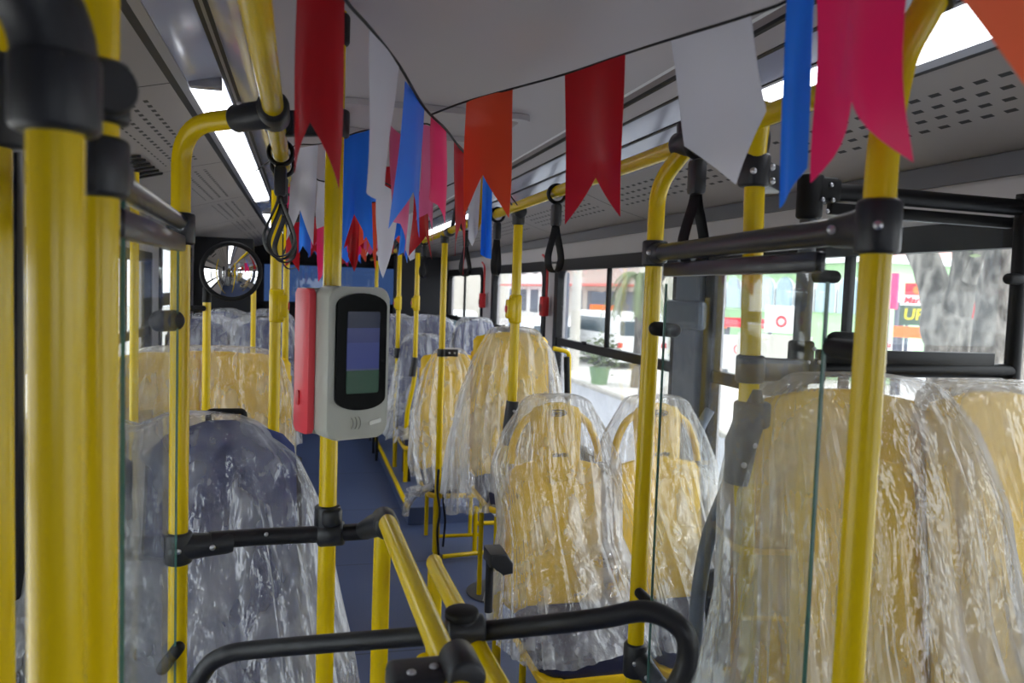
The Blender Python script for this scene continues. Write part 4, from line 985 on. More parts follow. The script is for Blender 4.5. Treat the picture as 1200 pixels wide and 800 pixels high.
# fourth: knotted
seat(.91, 4.86, 1.145, 'y', 'yellow seat behind the slim pole, its plastic gathered in a knot', GY, width=.40)
cover('plastic cover knotted at the corner of the yellow seat behind the slim pole', [(1.16, .79, 1.02, 4.88, 4.98), (1.05, .75, 1.08, 4.82, 5.0), (.78, .69, 1.13, 4.70, 5.0), (.48, .68, 1.14, 4.46, 4.98), (.40, .70, 1.12, 4.42, 4.97)], fold=.035, seed=9.9, hem=.02)
bm = NB(); c = onY(486, 578, 4.45)
prev = None
for k in range(9):
    a = k * .7; tube(bm, [c, c + V((math.cos(a) * .05, math.sin(a) * .03, .04 * math.sin(a * 1.7)))], [.016, .034], 10, flat=.5)
tube(bm, fillet([c + V((.30, .02, .02)), c + V((.15, .0, .06)), c, c + V((-.05, -.01, -.07)), c + V((-.05, -.0, -.12))], .08), .03, 12, flat=.7)
tag(obj('plastic_knot', bm, M['film']), 'twisted plastic knot hanging at the aisle corner of the fourth yellow seat', 'plastic knot')
# fifth, sixth: navy pairs
for (x, y, tp, lb1) in ((.93, 6.15, 1.16, 'navy aisle seat just behind the knotted yellow seat'), (1.36, 6.15, 1.30, 'navy window seat behind the tall centre seat'),
                        (.80, 7.35, 1.27, 'navy aisle seat between the two thin poles at the far right'), (1.22, 7.35, 1.27, 'navy window seat beside the far right-hand window')):
    seat(x, y, tp, 'n', lb1, GN)
std_cover('dull plastic cover over the low navy aisle seat behind the knotted yellow seat', .74, 1.13, 6.15, 1.16, 2.2, nth=90, nz=36)
std_cover('plastic cover over the navy window seat behind the tall centre seat', 1.17, 1.53, 6.15, 1.30, 4.4, nth=90, nz=36, spread=.02)
std_cover('plastic cover over the pair of far navy seats behind the two thin yellow poles', .60, 1.42, 7.35, 1.27, 7.3, nth=110, nz=36, dip=[(1.0, .03, .05)], spread=.06)
for (x, y, tp, lb1) in ((.84, 8.3, 1.27, 'navy aisle seat in the last visible right-hand row'), (1.25, 8.3, 1.27, 'navy window seat in the last visible right-hand row')): seat(x, y, tp, 'n', lb1, GN, detail=False)
# left side
seat(-.19, 2.05, 1.185, 'n', 'navy aisle seat with black top handle, in the left foreground behind the guard bar', GN, width=.42)
seat(-.61, 2.05, 1.185, 'n', 'navy window seat in the left foreground behind the thick yellow poles', GN, width=.42)
cover('large wrinkled plastic sheet over the pair of navy seats in the left foreground', [(1.195, -.76, -.07, 2.10, 2.22), (1.12, -.81, -.01, 2.04, 2.23), (1.0, -.83, .035, 1.98, 2.23), (.85, -.84, .065, 1.92, 2.22), (.62, -.845, .11, 1.76, 2.20), (.42, -.845, .14, 1.72, 2.18)], fold=.026, seed=2.9, nth=230, nz=90, dip=[(-.40, .035, .05)], flapfreq=9)
seat(-.23, 3.72, 1.22, 'y', 'yellow aisle seat on the left under plastic, behind the mirror pole', 'yellow seats on the left', width=.40)
seat(-.63, 3.72, 1.22, 'y', 'yellow window seat on the left under plastic, seen partly through the glass screen', 'yellow seats on the left', width=.40)
bm = NB(); pad(bm, .62, 1.225, lambda t_: .385 * (1 - .05 * t_), lambda z: 3.80 + (z - .5) * .13, .03, x0=-.43, top_round=.06); tag(obj('bench_shell', bm, M['seat_y']), 'wide yellow moulded panel behind the two left yellow seats', 'panel')
std_cover('plastic cover over the pair of yellow seats on the left', -.79, -.05, 3.70, 1.225, 4.8, nth=150, nz=50, spread=.02, fold=.02)
for (x, y, tp, lb1) in ((-.23, 5.15, 1.31, 'navy aisle seat behind the left yellow seats, under the round mirror'), (-.63, 5.15, 1.31, 'navy window seat behind the left yellow seats'),
                        (-.23, 6.5, 1.31, 'navy aisle seat in the farther left row'), (-.63, 6.5, 1.31, 'navy window seat in the farther left row')):
    seat(x, y, tp, 'n', lb1, GN)
std_cover('crumpled shiny plastic cover over the left navy seats below the round mirror', -.79, -.04, 5.15, 1.32, 6.1, nth=130, nz=40, spread=.02, fold=.035, dip=[(-.43, .04, .06)])
std_cover('plastic cover over the farther left row of navy seats', -.79, -.04, 6.5, 1.31, 3.7, nth=90, nz=30, spread=.02, dip=[(-.43, .04, .06)])
# seat belt stalk under the big cover, side trims
bk0 = onY(838, 665, 1.55)
t = thing('seat_belt_buckle', 'dark seat belt buckle on a stalk, dimly seen under plastic beside the big yellow seat', 'seat belt', (bk0.x, 1.5, .3))
bm = NB(); beam(bm, onY(832, 668, 1.55), onY(840, 752, 1.55), .022, .04, .006); obj('buckle', bm, M['clamp'], t)
bm = NB(); tube(bm, [onY(841, 750, 1.55), onY(842, 830, 1.55)], .012, 12, flat=.5); obj('stalk', bm, M['strap'], t)
# black arm-rest shape by the right pair
bm = NB(); a1 = onY(578, 655, 2.25); prism(bm, [(-.02, .03), (.03, .03), (.05, .0), (.05, -.03), (.02, -.035), (.0, -.01), (-.02, -.01)], a1, (1, 0, 0), (0, 0, 1), (0, 1, 0), .10, .006)
t = obj('armrest', bm, M['clamp'], emblem_seat)
bm = NB(); tube(bm, [a1 + V((-.01, 0, 0)), a1 + V((-.01, 0, -.16))], .012, 10); obj('support', bm, M['clamp'], t)
# curved grey wheel-box edge next to the window
bm = NB(); pts = [onY(x, y, 2.75) for x, y in ((832, 480), (818, 510), (818, 560), (836, 610), (858, 650))]; tube(bm, smooth(pts, 6), .02, 14); tag(obj('window_side_rail', bm, M['greypil']), 'curved slate grey rail by the window beyond the glass screen', 'rail')
bm = NB(); pts = [onY(x, y, 1.5) for x, y in ((868, 520), (858, 560), (845, 590), (828, 640), (816, 720), (812, 830))]; tube(bm, smooth(pts, 6), .016, 14); tag(obj('grey_guard_tube', bm, M['greypil']), 'bent grey tube running down from the boot fitting under the plastic', 'tube')
# yellow window-side handle and frame by the centre seat
t = thing('window_handrail', 'short yellow and black handle post beside the window, right of the tall centre seat', 'handrail', (1.5, 4.0, .9))
h0, h1, h2 = onY(666, 500, 3.95), onY(667, 412, 3.95), onY(648, 408, 3.95); bm = NB(); tube(bm, fillet([h0, h1, h2], .03), .012, 12); obj('tube', bm, M['yellow'], t)
bm = NB(); tube(bm, [onY(665, 470, 3.93), onY(664, 418, 3.93)], .016, 12); obj('sleeve', bm, M['rubber'], t)
# low yellow frame at floor
t = thing('floor_tube_stand', 'low yellow tubular frame on the floor between the slim pole and the front yellow seats', 'frame', (1.0, 4.3, 0))
fA, fB, fC = onZ(519, 652, .04), onZ(575, 646, .04), onZ(556, 640, .04)
bm = NB(); tube(bm, [fA, fB + (fB - fA) * .3], .013, 12); obj('floor_tube', bm, M['yellow'], t)
bm = NB(); tube(bm, [onZ(556, 645, .04), V((onZ(556, 645, .04).x, onZ(556, 645, .04).y, .30))], .014, 12); obj('upright', bm, M['yellow'], t)
for dz in (.20, .28):
    p = onZ(556, 645, .04); bm = NB(); tube(bm, [(p.x, p.y, dz), (p.x + .16, p.y - .0, dz)], .013, 12); obj('cross_tube', bm, M['yellow'], t)
# round floor hatch
c = onZ(585, 693, .001); bm = NB(); softcyl(bm, (c.x, c.y, .0), (c.x, c.y, .008), .17, .003, 40); tag(obj('floor_hatch', bm, M['plate']), 'round dark grey access cover set in the floor beside the emblem seat', 'cover')
# yellow edge on raised floor
e1, e2 = onZ(437, 514, .12), onZ(462, 556, .12)
bm = NB(); box(bm, (1.12, 6.9, .05), (.86, 3.6, .13), .006); struct('trim_15', bm, M['floor'])
bm = NB(); box(bm, (.69, 6.9, .108), (.028, 3.6, .024), .004); tag(obj('step_edge_strip', bm, M['yellow']), 'yellow edging strip along the raised floor by the far right seats', 'strip')

# ============================================================ BUNTING
def flag(col, tl, tr, bl, br, mid, dl, dr, label, group='bunting flags hanging in the bus', seed=0, wave=.006, nu=12, nv=16, cloth=None):
    """corner pixels lift to 3-D points at their own distances; swallow tail when mid is higher than the tips"""
    TL, TR, BL, BR = at(*tl, dl), at(*tr, dr), at(*bl, dl), at(*br, dr); MD = at(*mid, (dl + dr) / 2)
    nrm = (TR - TL).cross(BL - TL).normalized(); bm = NB(); g = []
    for j in range(nu + 1):
        u = j / nu; tp = TL.lerp(TR, u); bt = BL.lerp(MD, 2 * u) if u <= .5 else MD.lerp(BR, 2 * u - 1)
        colv = []
        for i in range(nv + 1):
            v = i / nv; p = tp.lerp(bt, v)
            w = wave * (math.sin(u * 5.5 + seed) * (.3 + v) + .8 * math.sin(v * 4 + u * 2 + seed * 2) * v)
            colv.append(p + nrm * w)
        g.append(colv)
    th = nrm * .0004
    A = [[bm.verts.new(p + th) for p in c] for c in g]; B = [[bm.verts.new(p - th) for p in c] for c in g]
    for j in range(nu):
        for i in range(nv):
            bm.faces.new((A[j][i], A[j + 1][i], A[j + 1][i + 1], A[j][i + 1])); bm.faces.new((B[j][i + 1], B[j + 1][i + 1], B[j + 1][i], B[j][i]))
    for j in range(nu):
        bm.faces.new((A[j + 1][0], A[j][0], B[j][0], B[j + 1][0])); bm.faces.new((A[j][nv], A[j + 1][nv], B[j + 1][nv], B[j][nv]))
    for i in range(nv):
        bm.faces.new((A[0][i], A[0][i + 1], B[0][i + 1], B[0][i])); bm.faces.new((A[nu][i + 1], A[nu][i], B[nu][i], B[nu][i + 1]))
    o = obj('bunting_flag', bm, FL[col]); o.data.shade_smooth()
    return tag(o, label, 'flag', group)
flag('red', (350, -45), (404, -22), (344, 203), (396, 221), (362, 143), 1.02, 1.08, 'large red swallow-tailed flag just left of the card reader pole top', seed=.3)
flag('white', (434, 33), (468, 77), (436, 225), (454, 205), (445, 236), 1.2, 1.33, 'white flag seen nearly edge-on just right of the red one', seed=1.3)
flag('blue', (476, 95), (498, 128), (463, 268), (494, 278), (481, 224), 1.42, 1.55, 'blue swallow-tailed flag in the middle between the white and orange flags', seed=2)
flag('pink', (506, 133), (523, 152), (505, 232), (524, 268), (512, 240), 1.72, 1.82, 'dark pink flag right where the cords meet', seed=.9)
flag('red', (533, 163), (546, 180), (535, 300), (545, 322), (540, 260), 1.95, 2.05, 'narrow red flag half hidden behind the orange flag', seed=.9)
flag('orange', (546, 119), (600, 104), (538, 252), (594, 255), (568, 205), 1.74, 1.62, 'orange swallow-tailed flag to the left of the large red one', seed=1.9)
flag('red', (662, 88), (733, 64), (663, 263), (728, 254), (699, 208), 1.52, 1.38, 'large dark red swallow-tailed flag in front of the right handrail', seed=.2, wave=.004)
flag('white', (786, 47), (880, 17), (802, 171), (897, 130), (863, 216), 1.22, 1.02, 'large white pointed flag at the upper right', seed=.6, wave=.003)
flag('blue', (922, -25), (956, -40), (911, 243), (944, 196), (924, 228), .90, .88, 'narrow bright blue flag left of the large pink flag', seed=1.2, wave=.005)
flag('pink', (952, -60), (1066, -70), (952, 214), (1068, 190), (1003, 118), .86, .72, 'large bright pink swallow-tailed flag in front of the right foreground pole', seed=.5, wave=.014)
flag('red', (957, -40), (964, -45), (921, 142), (928, 130), (924, 138), .93, .92, 'thin twisted red ribbon edge between the blue and pink flags', seed=.5, wave=.004)
flag('lit_orange', (1122, -60), (1330, -130), (1122, -5), (1330, 60), (1214, 118), .62, .52, 'orange flag cut off by the top right corner of the picture', seed=1.1, wave=.003)
# middle distance flags around the reader pole
GB = 'bunting flags in the middle of the bus'
mid_flags = [
 ('white', (342, 174), (373, 170), (336, 282), (368, 288), (352, 246), 2.3, 2.3, 'bright white flag seen between the tips of the large red flag'),
 ('pink', (328, 196), (342, 200), (338, 244), (345, 250), (341, 236), 2.35, 2.4, 'narrow pink flag to the left of the bright white one'),
 ('blue', (352, 240), (365, 244), (349, 296), (363, 300), (355, 288), 3.0, 3.0, 'blue flag below the bright white one, left of the pole'),
 ('red', (336, 262), (351, 260), (333, 312), (350, 318), (343, 306), 3.1, 3.1, 'dark red flag below left of the bright white one'),
 ('white', (373, 212), (388, 218), (372, 268), (386, 276), (378, 262), 2.6, 2.7, 'greyish white flag just left of the reader pole'),
 ('pink', (372, 258), (388, 262), (370, 330), (384, 322), (377, 312), 2.9, 3.0, 'plum pink flag hanging low just left of the reader pole'),
 ('blue', (403, 160), (434, 152), (402, 298), (437, 294), (414, 250), 2.1, 2.1, 'shiny blue flag just right of the reader pole'),
 ('red', (409, 246), (422, 250), (408, 300), (420, 306), (414, 318), 2.9, 2.9, 'dark red diamond-shaped flag tip below the shiny blue flag'),
 ('orange', (433, 238), (443, 236), (429, 300), (441, 318), (434, 280), 2.7, 2.7, 'narrow orange flag right of the shiny blue one'),
 ('white', (441, 210), (467, 228), (442, 292), (460, 268), (448, 326), 2.2, 2.3, 'pale grey pointed flag below the edge-on white flag'),
 ('light pink', (458, 146), (481, 170), (460, 258), (476, 300), (468, 262), 1.72, 1.85, 'light pink flag behind the blue swallow-tailed one'),
 ('light pink', (497, 145), (511, 152), (493, 258), (511, 286), (500, 250), 1.9, 1.95, 'light pink flag right of the blue swallow-tailed one'),
 ('red', (486, 222), (502, 230), (484, 300), (508, 304), (496, 276), 2.5, 2.6, 'bright red flag below the light pink ones'),
 ('white', (478, 252), (488, 246), (475, 292), (486, 302), (481, 306), 2.7, 2.7, 'small white flag glowing below the light pink ones'),
 ('blue', (470, 262), (479, 254), (467, 300), (477, 308), (473, 296), 2.8, 2.8, 'small blue flag next to the glowing white one'),
 ('white', (549, 208), (564, 204), (549, 280), (560, 272), (553, 288), 2.5, 2.5, 'white pointed flag with yellow edge below the orange flag'),
 ('yellow', (558, 206), (567, 204), (552, 287), (564, 262), (556, 278), 2.52, 2.52, 'yellow flag edge beside the white pointed flag'),
 ('blue', (566, 205), (577, 202), (563, 298), (576, 304), (570, 302), 2.4, 2.4, 'narrow deep blue flag hanging in front of the right handrail end'),
]
for i, f in enumerate(mid_flags): flag(*f, group=GB, seed=i * .7, wave=.008)
# far strings: zigzag across the bus towards the rear
GF = 'small flags of the far bunting'
cols = ['red', 'blue', 'orange', 'white', 'pink', 'blue', 'red', 'light pink']
fl_proto = {}
def far_flag(c, x, y, z, w, h, rz, tail):
    bm = NB(); n = 8; rows = []
    for j in range(n + 1):
        u = j / n; L = h * ((1 - .28 * (1 - abs(2 * u - 1))) if tail else (.78 + .22 * (1 - abs(2 * u - 1))))
        rows.append([bm.verts.new(((u - .5) * w, .006 * math.sin(u * 6 + v * 3), -L * v / 5)) for v in range(6)])
    for j in range(n):
        for v in range(5): bm.faces.new((rows[j][v], rows[j + 1][v], rows[j + 1][v + 1], rows[j][v + 1]))
    bmesh.ops.solidify(bm, geom=bm.faces[:], thickness=.0008)
    for v in bm.verts: v.co = Matrix.Rotation(rz, 3, 'Z') @ v.co + V((x, y, z))
    return obj('bunting_flag', bm, FL[c])
k = 0
cords = []
zig = [(.40, 3.4), (.12, 4.4), (.66, 5.4), (.05, 6.4), (.66, 7.4), (.05, 8.5), (.6, 9.5)]
names = {'red': 'small red', 'blue': 'small blue', 'orange': 'small orange', 'white': 'small white', 'pink': 'small pink', 'light pink': 'small light pink'}
for i in range(len(zig) - 1):
    (xa, ya), (xb2, yb2) = zig[i], zig[i + 1]; pts = []
    for s in range(21):
        u = s / 20; pts.append(V((xa + (xb2 - xa) * u, ya + (yb2 - ya) * u, 2.118 - .13 * 4 * u * (1 - u))))
    cords.append(pts)
    for s in range(5):
        u = (s + .5) / 5; c = cols[k % 8]; k += 1
        x, y = xa + (xb2 - xa) * u, ya + (yb2 - ya) * u; z = 2.118 - .13 * 4 * u * (1 - u)
        o = far_flag(c, x, y, z, .12, .25, math.atan2(yb2 - ya, xb2 - xa) * (.5 if xb2 > xa else -.5) * .6, s % 3 != 2)
        rowname = ('first', 'second', 'third', 'fourth', 'fifth', 'sixth')[i]; spot = ('at its start', 'left of its middle', 'at its middle', 'right of its middle', 'at its far end')[s]
        tag(o, '%s flag on the %s cord beyond the reader pole, %s' % (names[c], rowname, spot), 'flag', 'small flags of the far bunting, cord ' + rowname)
for i, pts in enumerate(cords):
    bm = NB(); tube(bm, pts, .002, 6); tag(obj('bunting_string', bm, M['cord']), 'thin black cord %s of the far zigzag bunting' % ('number one nearest the reader', 'crossing left to right behind the first', 'in the middle of the bus', 'past the middle of the bus', 'near the rear', 'closest to the rear wall')[i], 'cord')
def cord(pix, r, label):
    bm = NB(); tube(bm, smooth([at(*p) for p in pix], 5), r, 8); tag(obj('bunting_string', bm, M['cord']), label, 'cord')
cord([(380, -50, .95), (405, 0, 1.06), (434, 33, 1.2), (468, 77, 1.33), (498, 127, 1.55), (523, 152, 1.8), (545, 180, 2.02), (600, 240, 2.6)], .0026, 'black bunting cord from the top centre down to the right rail')
cord([(506, 134, 1.72), (546, 119, 1.74), (600, 104, 1.62), (662, 87, 1.52), (733, 63, 1.38), (786, 46, 1.22), (880, 17, 1.02), (928, -2, .97), (1000, -50, .85)], .0022, 'black bunting cord rising across the ceiling to the upper right')
for pix, lb_ in (([(325, 200, 2.6), (328, 196, 2.35), (342, 200, 2.4), (336, 258, 3.1), (352, 238, 3.0), (372, 256, 2.9), (390, 262, 3.0)], 'short black cord holding the low red and plum flags left of the reader pole'),
                 ([(366, 205, 2.55), (373, 211, 2.6), (388, 217, 2.7), (409, 245, 2.9), (422, 249, 2.9), (434, 238, 2.7), (443, 236, 2.7), (450, 226, 2.5)], 'short black cord passing behind the reader pole'),
                 ([(441, 209, 2.2), (467, 227, 2.3), (470, 260, 2.8), (479, 253, 2.8), (488, 245, 2.7), (502, 229, 2.6), (549, 207, 2.5), (564, 204, 2.5), (577, 202, 2.4), (606, 240, 2.6)], 'black cord carrying the small flags toward the right rail')):
    cord(pix, .002, lb_)
cord([(300, 200, 2.4), (342, 172, 2.3), (373, 169, 2.3), (403, 160, 2.1), (434, 152, 2.1), (470, 158, 1.85), (497, 145, 1.9), (511, 151, 1.95)], .002, 'thin black cord carrying the white and blue flags behind the reader pole')

# ============================================================ OUTSIDE
GZ = -.85
bm = NB(); box(bm, (3.2, 20, GZ - .05), (7.8, 110, .1)); struct('road', bm, M['asphalt'])
bm = NB(); box(bm, (31.0, 20, GZ - .0), (47.6, 110, .12)); struct('pavement', bm, M['pave'])
bm = NB(); box(bm, (7.13, 20, GZ + .0), (.16, 110, .16), .02); struct('kerb', bm, M['kerb'])
bm = NB(); box(bm, (-31, 20, GZ - .06), (60, 110, .1)); struct('ground_left', bm, M['pave'])
def tree_obj(name, label, limbs, leaves=None):
    t = thing(name, label, 'tree', limbs[0][0][0])
    bm = NB()
    for pts, rs in limbs:
        P = smooth([V(p) for p in pts], 5); n = len(P); R_ = []
        for i in range(n):
            f = i / (n - 1) * (len(rs) - 1); k = min(int(f), len(rs) - 2); R_.append(rs[k] + (rs[k + 1] - rs[k]) * (f - k))
        tube(bm, P, R_, 22)
    for v in bm.verts: v.co += V((noise.noise(v.co * 2.2), noise.noise(v.co * 2.2 + V((9, 0, 0))), 0)) * .05 + V((noise.noise(v.co * 7), noise.noise(v.co * 7 + V((9, 0, 0))), 0)) * .03
    obj('trunk', bm, M['bark'], t)
    if leaves:
        bm = NB()
        for c, r, n in leaves:
            for _ in range(n):
                d = V((random.gauss(0, 1), random.gauss(0, 1), random.gauss(0, .7))).normalized() * r * random.random() ** .4; p = V(c) + d
                s = random.uniform(.04, .1); a, b = frame_of(V((random.random() - .5, random.random() - .5, random.random())))
                vs = [bm.verts.new(p + a * s), bm.verts.new(p + b * s * .5), bm.verts.new(p - a * s), bm.verts.new(p - b * s * .5)]; bm.faces.new(vs)
        obj('foliage', bm, M['leaf'], t, False)
    return t
def X_(px_, py_, x): return onX(px_, py_, x)
tb_ = X_(1118, 440, 7.9); 
b0 = V((tb_.x, tb_.y, GZ)); f1 = X_(1110, 385, 7.9); l1 = X_(1082, 300, 7.9); l2 = X_(1062, 230, 7.9); r1 = X_(1128, 300, 7.9); r2 = X_(1135, 220, 7.9)
tree_obj('street_tree', 'thick grey forked tree trunk on the pavement outside the right window', [([b0, X_(1116, 420, 7.9), f1, X_(1096, 340, 7.9), l1, l2], [.34, .30, .30, .20, .19, .18]), ([f1, X_(1125, 340, 7.95), r1, r2], [.24, .17, .15, .13]), ([X_(1135, 330, 7.9), X_(1150, 290, 7.9), X_(1168, 240, 7.9)], [.10, .08, .06])],
         [(X_(1150, 265, 7.6) + V((0, 0, .1)), .45, 90), (X_(1100, 170, 7.9), 1.2, 500), (X_(1180, 160, 7.9), 1.2, 400)])
t2 = X_(1165, 440, 6.6); tree_obj('street_tree', 'second rough grey tree trunk leaning right, beside the forked one', [([V((t2.x, t2.y, GZ)), X_(1162, 400, 6.6), X_(1168, 340, 6.6), X_(1182, 280, 6.6), X_(1200, 200, 6.6)], [.22, .17, .17, .16, .15])])
t3 = X_(1190, 430, 9.6); tree_obj('street_tree', 'thin pale trunk behind at the far right of the window', [([V((t3.x, t3.y, GZ)), X_(1185, 380, 9.6), X_(1200, 290, 9.6)], [.2, .17, .14])])
# slim pale trunk through the glass, left of the grey pillar
t4 = onX(757, 410, 7.6); tree_obj('slim_tree', 'slim pale leaning tree behind the clear screen next to the curved pole', [([V((t4.x, t4.y, GZ)), onX(760, 370, 7.6), onX(770, 330, 7.6), onX(790, 270, 7.6)], [.16, .13, .13, .13])])
# palm
pc = onX(748, 352, 8.2); t = thing('palm_tree', 'small palm with drooping green fronds outside the large side window', 'palm', (pc.x, pc.y, GZ))
bm = NB(); top_ = onX(750, 326, 8.2); tube(bm, smooth([V((pc.x, pc.y, GZ)), onX(749, 390, 8.2), onX(748, 350, 8.2), top_], 4), .12, 12); obj('palm_trunk', bm, M['bark'], t)
bm = NB()
for k in range(11):
    a = k * 2.4; L = random.uniform(.6, 1.0); P = []
    for j in range(31):
        u = j / 30; P.append(top_ + V((math.cos(a) * L * u, math.sin(a) * L * u, .45 * math.sin(u * 2.2) - 1.3 * u * u)))
    for j in range(30):
        for s in (-1, 1):
            d = (P[j + 1] - P[j]).normalized(); sd = d.cross(Z1).normalized() * s; m_ = P[j].lerp(P[j + 1], .5)
            vs = [bm.verts.new(q) for q in (P[j], P[j + 1], m_ + sd * .17 + d * .10 + V((0, 0, -.16)))]; bm.faces.new(vs)
obj('frond_crown', bm, M['leaf'], t, False)
# shrub in a green tub
sc_ = onX(703, 425, 7.5); t = thing('potted_shrub', 'green leafy shrub in a tub near the kerb outside the large window', 'shrub', (sc_.x, sc_.y, GZ + .06))
bm = NB(); tube(bm, [V((sc_.x, sc_.y, GZ + .06)), V((sc_.x, sc_.y, GZ + .5))], [.2, .27], 16); obj('tub', bm, pmat('green_tub', lin(120, 150, 110), .6), t)
bm = NB()
for _ in range(260):
    d = V((random.gauss(0, .22), random.gauss(0, .22), random.gauss(.25, .2))); p = V((sc_.x, sc_.y, GZ + .65)) + d; s = .09; a, b = frame_of(V((random.random() - .5, random.random() - .5, random.random()))); bm.faces.new([bm.verts.new(p + a * s), bm.verts.new(p + b * s * .5), bm.verts.new(p - a * s), bm.verts.new(p - b * s * .5)])
obj('foliage', bm, M['leaf'], t, False)
# street pole, signs
def post(name, label, cat, c, h, r, mat): 
    bm = NB(); tube(bm, [V((c.x, c.y, GZ + .06)), V((c.x, c.y, GZ + h * .5)), V((c.x, c.y, GZ + h))], [r, r * .9, r * .75], 14); return tag(obj(name, bm, mat), label, cat)
post('street_lamp_post', 'tall pale concrete lamp post seen through the left half of the large window', 'post', onX(675, 360, 8.0), 7, .16, M['stone'])
post('sign_post', 'thin grey sign post near the corner of the large window', 'post', onX(664, 370, 7.6), 3.0, .06, M['greysign'])
def board(name, label, cat, pxs, x, mat, th=.08, extra=None, legs=True, yy=None):
    x0, y0, x1, y1 = pxs; cc = onX((x0 + x1) / 2, (y0 + y1) / 2, x); dpt = (cc - CAMP).dot(FWD)
    nrm = (CAMP - cc); nrm.z = 0; nrm = (nrm.normalized() + V((-1, 0, 0)) * .6).normalized(); ax = Z1.cross(nrm).normalized()
    w = (x1 - x0) * dpt / F / max(.4, abs(ax.dot(RIGHT))); h = (y1 - y0) * dpt / F
    t = thing(name, label, cat, (cc.x, cc.y, GZ))
    bm = NB(); prism(bm, [(-w / 2, -h / 2), (w / 2, -h / 2), (w / 2, h / 2), (-w / 2, h / 2)], cc, ax, Z1, nrm, th); obj('panel', bm, mat, t, False)
    if legs and cc.z - h / 2 > GZ + .2:
        for s in (-1, 1):
            bm = NB(); p = cc + ax * s * w * .4 - nrm * th; tube(bm, [V((p.x, p.y, GZ)), V((p.x, p.y, cc.z - h * .3))], .04, 8); obj('support_post', bm, M['greysign'], t)
    if extra: extra(t, cc + nrm * (th / 2 + .01), ax, w, h, nrm)
    return t
# white panels with red ring emblem
def ring_mark(t, c, ax, w, h, n):
    bm = NB(); q = c + ax * w * .0 - Z1 * h * .08; tube(bm, [q + ax * (.13 * w * math.cos(a)) + Z1 * (.17 * h * math.sin(a)) for a in [2 * math.pi * k / 24 for k in range(24)]], .03 * w, 8, closed=True); obj('red_ring_emblem', bm, M['redsign'], t)
board('hoarding', 'white hoarding panel with a red ring emblem in front of the green building', 'panel', (901, 358, 932, 390), 10.5, M['white'], extra=ring_mark)
def ring2(t, c, ax, w, h, n):
    for s, m_ in ((-.25, 'greysign'), (.25, 'redsign')):
        bm = NB(); q = c + ax * w * s + Z1 * h * .1; tube(bm, [q + ax * (.07 * w * math.cos(a)) + Z1 * (.12 * h * math.sin(a)) for a in [2 * math.pi * k / 24 for k in range(24)]], .012 * w, 8, closed=True); obj('ring_emblem', bm, M[m_], t)
board('hoarding', 'low wide white hoarding with two ring emblems, seen through the clear screen', 'panel', (833, 392, 872, 432), 9.6, M['white'], extra=ring2, legs=False)
board('site_fence', 'low grey building site fence below the red ring panel', 'fence', (872, 392, 940, 428), 9.8, M['stone'], legs=False)
board('shop_banner', 'orange shop sign across the street in the large window', 'sign', (692, 357, 718, 378), 12, M['orange'])
board('shop_banner', 'blue shop sign next to the orange one', 'sign', (719, 365, 738, 378), 12.2, M['blue'])
board('shop_banner', 'grey blue building sign above the orange one', 'sign', (694, 342, 712, 357), 12.4, M['greysign'])
board('shop_banner', 'red strip sign under the arched windows of the green building', 'sign', (852, 373, 902, 384), 11.5, M['redsign'])
board('shop_banner', 'small orange sign left of the red strip', 'sign', (828, 372, 850, 384), 11.3, M['orange'])
def word(txt, m_, sz, dz=0, sh=.2):
    def f(t, c, ax, w, h, n): text_obj(txt, h * sz, c + Z1 * h * dz, ax, Z1, M[m_], t, 'lettering', .01, sh)
    return f
board('pink_banner', 'tall narrow pink banner just right of the right foreground pole', 'banner', (1040, 320, 1050, 362), 9.5, M['pinksign'])
def fest(t, c, ax, w, h, n):
    bm = NB(); softcyl(bm, c, c + n * .03, h * .30, .01, 24); obj('sun_disc', bm, M['orange'], t)
    
board('roof_sign', 'pointed red sign with an orange disc on a shop roof', 'sign', (1066, 332, 1086, 348), 13, M['redsign'], extra=fest)
board('shop_banner', 'white sign with red slanted lettering beside the tree trunk', 'sign', (1056, 346, 1092, 358), 12, M['white'], extra=word('Mares', 'redsign', .9))
def up_(t, c, ax, w, h, n):
    text_obj('UP!', h * .8, c + Z1 * h * .02, ax, Z1, M['yel'], t, 'lettering', .01, .1)
board('shop_banner', 'dark green poster with yellow lettering beside the tree trunk', 'sign', (1058, 358, 1090, 381), 9.9, pmat('dark_green_poster', lin(70, 100, 84), .6), extra=up_)
board('shop_banner', 'orange poster under the dark green one', 'sign', (1056, 383, 1090, 396), 9.4, M['orange'])
board('shop_banner', 'white sign board with red letters, low beside the trunk', 'sign', (1030, 398, 1062, 410), 14.0, M['white'], extra=word('au ali', 'redsign', .8, 0, 0))
board('striped_barrier', 'red and white striped warning post between the tree trunks', 'barrier', (1140, 335, 1146, 380), 8.9, M['redsign'])
# green building with arched windows
gb0, gb1 = onX(820, 340, 15.5), onX(985, 340, 15.5)
gcen = (gb0 + gb1) / 2; gl = abs(gb0.y - gb1.y) + 2
bt = thing('green_building', 'pale green building with arched windows and a pinkish roof across the street', 'building', (15.5, gcen.y, GZ))
ztp_ = onX(900, 312, 15.5).z
bm = NB(); box(bm, (17.5, gcen.y, (GZ + ztp_) / 2), (4, gl, ztp_ - GZ)); obj('walls', bm, M['green'], bt, False)
bm = NB(); box(bm, (17.4, gcen.y, ztp_ + .12), (4.6, gl + .5, .22)); obj('cornice', bm, M['white'], bt, False)
bm = NB(); prism(bm, [(-2.4, 0), (2.4, 0), (0, 1.1)], (17.5, gcen.y, ztp_ + .2), (1, 0, 0), (0, 0, 1), (0, 1, 0), gl + .4); obj('roof', bm, pmat('pink_roof', lin(235, 170, 160), .8), bt, False)
nwin = 10
